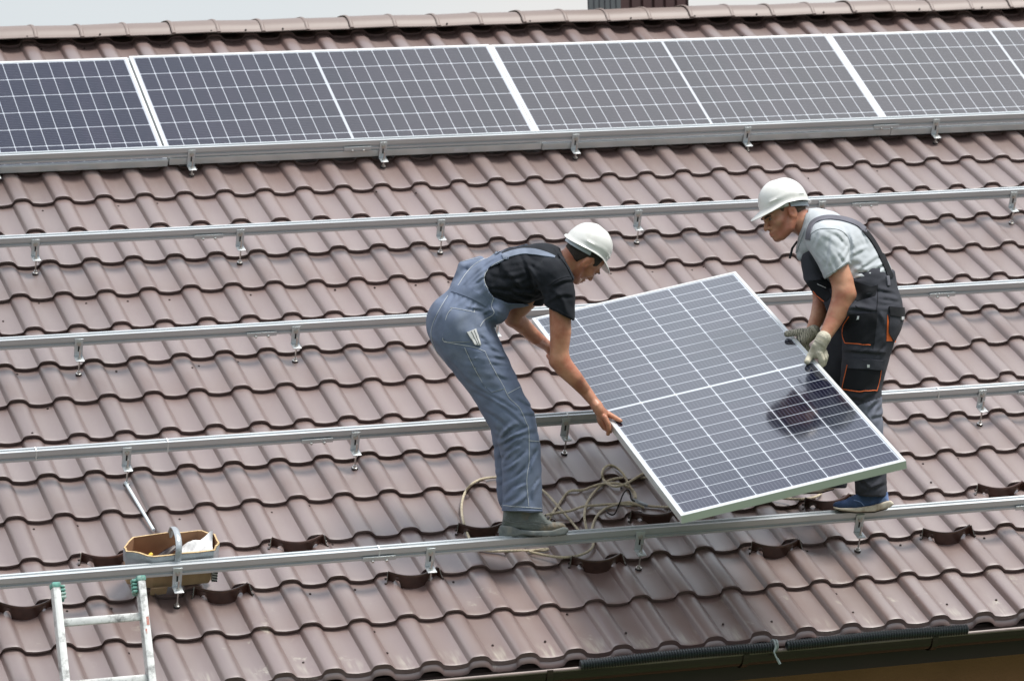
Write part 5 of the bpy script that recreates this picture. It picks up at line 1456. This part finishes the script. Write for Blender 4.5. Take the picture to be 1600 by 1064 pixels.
Bp.add('hair', hB.hair(1.5, .28, -3.4, 4.4), M_HAIR2, it=1)
face_bits(Bp, hB, M_HAIR)
helmet(Bp, kB, Bp.root)
SB = Sdf((1225, 315, -105), (1410, 470, 100), 1.8)
TB = [(1362, 470, 4, 42), (1345, 435, 4, 50), (1314, 391, 3, 52), (1290, 366, 2, 35)]
SB.tube(TB, 1.0, 8)
SB.tube([(1290, 376, -42, 27), (1288, 364, 2, 33), (1284, 370, 46, 26)], 1, 10)
SB.tube([(1272, 352, 2, 27), (1256, 350, 2, 24)], 1, 8)
SB.tube([(1272, 372, 2, 25), (1262, 386, 2, 17), (1255, 398, 4, 11)], 1.4, 8)
SB.tube([(1290, 376, -46, 31), (1300, 402, -54, 25.5), (1318, 448, -58, 22)], 1.05, 7, cut=lambda x, y, z: ((x-1290)*24+(y-436)*36)/43.3)
SB.tube([(1284, 378, 48, 26), (1281, 410, 50, 24)], 1, 7)
SB.clip(lambda x, y, z: -d_poly(x, y, [(1262, 310), (1262.5, 331), (1256, 352), (1246, 378), (1240, 397), (1215, 402), (1215, 310)])+0*z, 2)
for c, r, a, l, am, ph in (((1345, 415, -45), 34, -28, 12, 1.5, 0), ((1355, 432, -40), 30, -12, 10, 1.6, 1), ((1320, 395, -50), 24, 75, 12, 1.4, .4), ((1296, 408, -80), 26, 62, 10, 1.1, 1), ((1312, 372, -60), 28, 40, 14, 1.1, 2), ((1280, 360, -40), 20, 120, 10, .9, 0), ((1340, 370, -40), 30, 55, 16, .8, 1)):
    SB.fold((c[0], c[1], c[2]-8), r*1.15, a, l, am*1.1, ph)
for P in [[(1300.8, 369.2), (1297.4, 395.2), (1294.8, 417.7)], [(1333.7, 426.2), (1355.3, 409.3), (1376.0, 395.6)], [(1333.7, 436.5), (1355.3, 420.6), (1380.7, 411.2)], [(1340.3, 430.9), (1362.9, 436.9)], [(1333.7, 395.6), (1352.5, 386.2)], [(1329.4, 365.1), (1333.5, 382.0), (1333.2, 408.3)], [(1351.6, 421.5), (1368.5, 433.2)], [(1282.0, 367.0), (1276.4, 383.9)], [(1310.2, 365.1), (1325.3, 382.0)], [(1310.2, 391.4), (1321.5, 408.3)], [(1340.3, 344.4), (1351.6, 363.2), (1359.1, 382.0)]]: SB.crease(P, 3.6, 1.9, -14)
SB.noise(.3, 22, 6)
B_shirt, bvT = Bp.add('t_shirt', SB, M_GREYT)
del SB
Bp.ribbon('collar', [bvT], [(1262, 334), (1257, 352), (1248, 376), (1241, 395)], 8, M_GREYT, B_shirt, .004, .002)
Bp.seam('sleeve_hem', [bvT], [(1291, 431), (1307, 421), (1324, 409)], M_GREYT, B_shirt, .002)
Bp.seam('sleeve_seam', [bvT], [(1266, 366), (1278, 359), (1292, 357), (1312, 360), (1326, 372), (1331, 390)], M_GREYT, B_shirt, .0022)

OB = Sdf((1235, 355, -90), (1430, 800, 140), 1.9)
OB.ell((1366, 490, -4), (45, 47, 58), 8)
OB.tube([(1364, 480, -2, 43), (1350, 445, 0, 46)], 1.1, 8)
OB.tube(LN2, 1, 8); OB.tube(LF2, 1, 5)
PB = [(1247, 398), (1259, 372), (1266, 376), (1277, 404), (1289, 438), (1306, 452), (1320, 444), (1333, 437.5), (1361, 446.5), (1384, 437), (1391, 424), (1400, 425), (1412, 480), (1380, 520), (1300, 510), (1288, 474), (1270, 458), (1252, 430)]
OB.tube([(a[0], a[1], a[2], a[3]+3.2) for a in TB], 1.0, 6, cut=lambda x, y, z: d_poly(x, y, PB)+0*z)
OB.tube([(1264, 404, 0, 13), (1272, 436, 2, 17), (1290, 462, 4, 22), (1320, 480, 4, 34)], 2.2, 10, cut=lambda x, y, z: d_poly(x, y, PB)+0*z)
OB.tube([(1391, 440, 14, 9), (1393, 426, 14, 5)], 2.5, 6)
OB.clip(lambda x, y, z: np.where(z > 24, y-762, y-775-(x-1338)*.02)+0*x, 1)
for c, r, a, l, am, ph in (((1368, 470, -38), 34, 18, 13, 1.3, 0), ((1350, 540, -38), 30, -20, 12, 1.0, 1), ((1375, 525, -36), 30, 62, 16, 1.2, 2), ((1345, 625, -32), 30, -35, 13, 1.5, .4), ((1366, 645, -28), 28, -58, 14, 1.7, 1), ((1360, 690, -26), 30, -40, 16, 1.2, 2), ((1360, 755, -24), 26, -30, 13, 1.6, 0), ((1390, 450, -34), 22, 95, 8, .9, 0)):
    OB.fold((c[0], c[1], c[2]-22), r, a, l, am, ph)
for P in [[(1370.4, 450.1), (1400.5, 455.7)], [(1374.1, 463.2), (1405.2, 467.0)], [(1332.8, 479.8), (1370.4, 483.9)], [(1342.2, 462.9), (1366.6, 455.3)], [(1376.0, 489.2), (1381.7, 506.1)], [(1319.6, 546.2), (1351.6, 548.0), (1379.8, 549.9)], [(1349.7, 620.0), (1370.4, 608.2)], [(1354.4, 636.4), (1372.6, 623.8)], [(1360.0, 650.1), (1378.3, 645.8)], [(1332.8, 619.1), (1347.8, 622.9)], [(1385.4, 542.0), (1374.1, 558.9)], [(1351.6, 645.4), (1362.9, 660.5)], [(1345, 752), (1372, 740)], [(1350, 765), (1384, 752)], [(1340, 742), (1360, 760)]]: OB.crease(P, 3.6, 2.1, -22)
OB.noise(.35, 24, 9)
def fmB(Cn):
    x, y, z = Cn.T; r = np.zeros(len(Cn), int)
    r[(y > 632+(x-1345)*(-.35)) & (y < 722)] = 1
    r[(x < 1335) & (y < 452+(1290-x)*.2) & (y > 440+(1265-x)*.3)] = 2
    return r
B_ov, bvP = Bp.add('overalls', OB, [M_CHAR, M_GREYLEG, M_BLACKP], fm=fmB)
del OB
BP = [bvP]
Bp.ribbon('strap', [bvT, bvP], [(1263, 375), (1265, 360), (1270, 349), (1282, 342.5), (1300, 340.5), (1322, 344), (1340, 351), (1354, 362)], 6.5, M_STRAP2, B_ov, .003, .003)
Bp.ribbon('strap', [bvT, bvP], [(1350, 359), (1361, 372), (1370, 386), (1378, 402), (1386, 420), (1391, 434)], 8, M_BLACKP, B_ov, .003, .003)
mb = MB(); q = [Bp.P(1246, 377, 8), Bp.P(1238, 388, 6), Bp.P(1234, 404, 5)]
mb.tube([p-Bp.root.location for p in q], .011, 8, sy=.35); o = mb.build('loose_strap', M_BLACKP, None); o.parent = B_ov
Bp.patch('bib_pocket', BP, [(1252, 406), (1262, 398), (1276, 420), (1283, 438), (1258, 438)], M_CHAR, B_ov, .004)
chest = Bp.patch('chest_pocket', BP, [(1266, 441), (1286, 440), (1300, 462), (1291, 471), (1276, 461)], M_BLACKP, B_ov, .004)
Bp.seam('piping', BP, [(1271, 455), (1277, 462), (1288, 471)], M_ORANGE, B_ov, .0021, .003)
Bp.seam('zip', BP, [(1277, 444), (1290, 451)], M_REFL, chest, .0015, .005, False)
Bp.patch('waist_side', BP, [(1334, 439), (1361, 448), (1372, 445), (1368, 462), (1340, 470), (1330, 466)], M_BLACKP, B_ov, .002)
fp = Bp.patch('front_pocket', BP, [(1327, 490), (1371, 490), (1366, 537), (1360, 539), (1321, 535), (1317, 520)], M_BLACKP, B_ov, .004)
Bp.seam('piping', BP, [(1326, 494), (1318, 508), (1317, 524), (1321, 536)], M_ORANGE, B_ov, .0021, .003)
Bp.seam('piping', BP, [(1321, 536), (1340, 537.5), (1360, 539)], M_ORANGE, B_ov, .0021, .003)
kp = Bp.patch('thigh_pocket', BP, [(1326, 570), (1376, 572), (1374, 588), (1369, 610), (1350, 611.5), (1317, 608)], M_BLACKP, B_ov, .006)
Bp.patch('pocket_flap', BP, [(1328, 560), (1379, 563), (1377, 578), (1326, 575)], M_CHAR, B_ov, .010)
Bp.seam('piping', BP, [(1325, 570), (1321, 588), (1317, 607)], M_ORANGE, B_ov, .0021, .006, False)
Bp.seam('piping', BP, [(1317, 607.5), (1340, 611), (1369, 610)], M_ORANGE, B_ov, .0021, .006)
Bp.seam('piping', BP, [(1369, 610), (1374, 590), (1376, 574)], M_ORANGE, B_ov, .0021, .006, False)
sp_ = Bp.patch('side_pocket', BP, [(1389, 482), (1409, 484), (1411, 500), (1404, 528), (1396, 534), (1388, 520)], M_CHAR, B_ov, .007)
Bp.patch('side_flap', BP, [(1388, 480), (1410, 481), (1411, 496), (1389, 493)], M_BLACKP, B_ov, .011)
Bp.patch('orange_gusset', BP, [(1386.5, 492), (1389, 505), (1394, 533), (1385, 533)], M_ORANGE, B_ov, .0021)
Bp.seam('piping', BP, [(1407, 514), (1403, 528), (1396, 534)], M_ORANGE, B_ov, .0021, .008)
for P in ([(1371, 445), (1371, 470), (1368, 500), (1364, 545)], [(1336, 478), (1350, 484), (1370, 485)], [(1330, 548), (1350, 550), (1384, 551)]): Bp.seam('stitching', BP, P, M_BLACKP, B_ov, .0016, .001)
for x, y in ((1340.5, 496.5), (1356, 571.5), (1407, 497)):
    Bp.patch('silver_tag', BP, [(x-1.8, y-2.4), (x+1.8, y-2.4), (x+1.8, y+2.4), (x-1.8, y+2.4)], M_REFL, B_ov, .013)
Bp.ribbon('belt_loop', BP, [(1388, 446), (1386, 432)], 4, M_STRAP2, B_ov, .004, .003)

# trainers
def trainer(P, dx, dy, dz):
    mv = lambda Q: [(x+dx, y+dy) for x, y in Q]
    sole = [(1301, 791), (1312, 793.5), (1338, 793), (1362, 789.5), (1384, 783), (1392, 781.5), (1397.5, 787), (1390, 793), (1366, 799), (1338, 800), (1314, 797.5), (1303, 794.5)]
    upp = [(1300.5, 790), (1304, 784), (1320, 780.5), (1332, 774), (1342, 770), (1387, 768), (1389, 783), (1370, 790), (1338, 795), (1308, 794)]
    wf = lambda x: 12+4*np.clip((1370-x+dx)/40, 0, 1)-8*np.clip((1322-x+dx)/22, 0, 1)**2
    S = Sdf((1292+dx, 760+dy, dz-26), (1404+dx, 805+dy, dz+26), 1.4)
    extrude(S, mv(upp), dz, 14, 8, lambda x: wf(x)-.5); S.noise(.15, 12, 4)
    o, b = P.add('trainer', S, [M_SHOE, M_SHOEH], fm=lambda Cn: ((Cn[:, 0]-dx > 1372+(787-Cn[:, 1]+dy)*.9)*1).astype(int))
    S = Sdf((1292+dx, 772+dy, dz-26), (1404+dx, 808+dy, dz+26), 1.3)
    extrude(S, mv(sole), dz, 15, 3, lambda x: wf(x)+1.5)
    so_, b2 = P.add('sole', S, M_TSOLE, o)
    S = Sdf((1292+dx, 780+dy, dz-26), (1404+dx, 808+dy, dz+26), 1.3)
    extrude(S, mv([(1304, 794), (1314, 797), (1338, 799.5), (1366, 798.5), (1388, 793), (1388, 795), (1366, 801), (1338, 802), (1312, 799.5)]), dz, 15, 2, wf)
    P.add('tread', S, M_TREAD, o)
    mb = MB()
    for k in range(4):
        x, y = 1326+dx+k*5.5, 779+dy-k*2.6
        mb.tube([P.P(x-2, y+2.5, dz-12)-P.root.location, P.P(x+1, y-1.5, dz-8)-P.root.location, P.P(x+2, y-2.5, dz)-P.root.location, P.P(x+1, y-1, dz+9)-P.root.location], .0024, 6)
    l = mb.build('laces', M_LACE, None); l.parent = o
    P.seam('side_stripe', [b], mv([(1334, 781), (1344, 784), (1350, 790)]), M_SHOEH, o, .0025, .001)
trainer(Bp, 0, 0, -25)
trainer(Bp, -84, -30, 52)

# gloves
G = Sdf((1215, 505, ze-45), (1310, 590, ze+45), 1.3)
G.tube([(1287, 528, ze, 11.5), (1283, 535, ze, 11.2), (1279, 545, ze+1, 11), (1277, 551, ze+3, 10)], 1.25, 3)
G.tube([(1275, 540, ze-7, 6.4), (1269, 551, zR(1269, 551, .02), 6.0), (1264, 560, zR(1264, 560, .017), 5.2), (1261, 565, zR(1261, 565, .016), 4.8)], 1, 2.5)
for P in ([(1280, 552, ze-9, 5.6), (1284, 562, ze-8, 5.2), (1284, 570, ze-3, 4.7), (1278, 572, ze+6, 4.2)], [(1283, 550, ze-1, 5.6), (1288, 560, ze+1, 5.2), (1287, 568, ze+6, 4.7), (1280, 570, ze+14, 4.2)],
          [(1284, 547, ze+7, 5.4), (1290, 556, ze+9, 5.0), (1289, 563, ze+14, 4.5), (1282, 566, ze+22, 4.0)], [(1284, 543, ze+14, 5.0), (1289, 551, ze+16, 4.6), (1288, 558, ze+21, 4.1), (1282, 561, ze+28, 3.7)]):
    G.tube(P, 1, 1.4)
g1, bg1 = Bp.add('glove', G, M_GLOVE); del G
Bp.ribbon('cuff', [bg1], [(1274.5, 530), (1282, 534), (1290, 540)], 5, M_GLOVE, g1, .004, .001)
G = Sdf((1215, 500, zg-45), (1300, 565, zg+60), 1.3)
G.tube([(1271, 517, zg+9, 10.5), (1263, 524, zg+4, 11), (1255, 530, zg+4, 11), (1252, 532, zg+5, 9)], 1.3, 3)
G.tube([(1262, 519, zg-3, 7), (1249, 519, zR(1249, 519, .02)-1, 6.2), (1238, 520.5, zR(1238, 520.5, .02), 5.4), (1230, 521.8, zR(1230, 521.8, .018), 5.2)], 1, 3)
for k in range(4): G.tube([(1256+k*1.5, 532+k*4, zg+2+k*1.5, 5.6), (1254+k*2.2, 541+k*3.2, zg+4+k*1.5, 5.2), (1250+k*2.2, 546+k*2.5, zg+14+k*1.2, 4.6)], 1, 1.6)
g2, bg2 = Bp.add('glove', G, M_PALM); del G
Bp.ribbon('cuff', [bg2], [(1267, 512), (1272, 517), (1277, 524)], 5, M_GLOVE, g2, .004, .001)
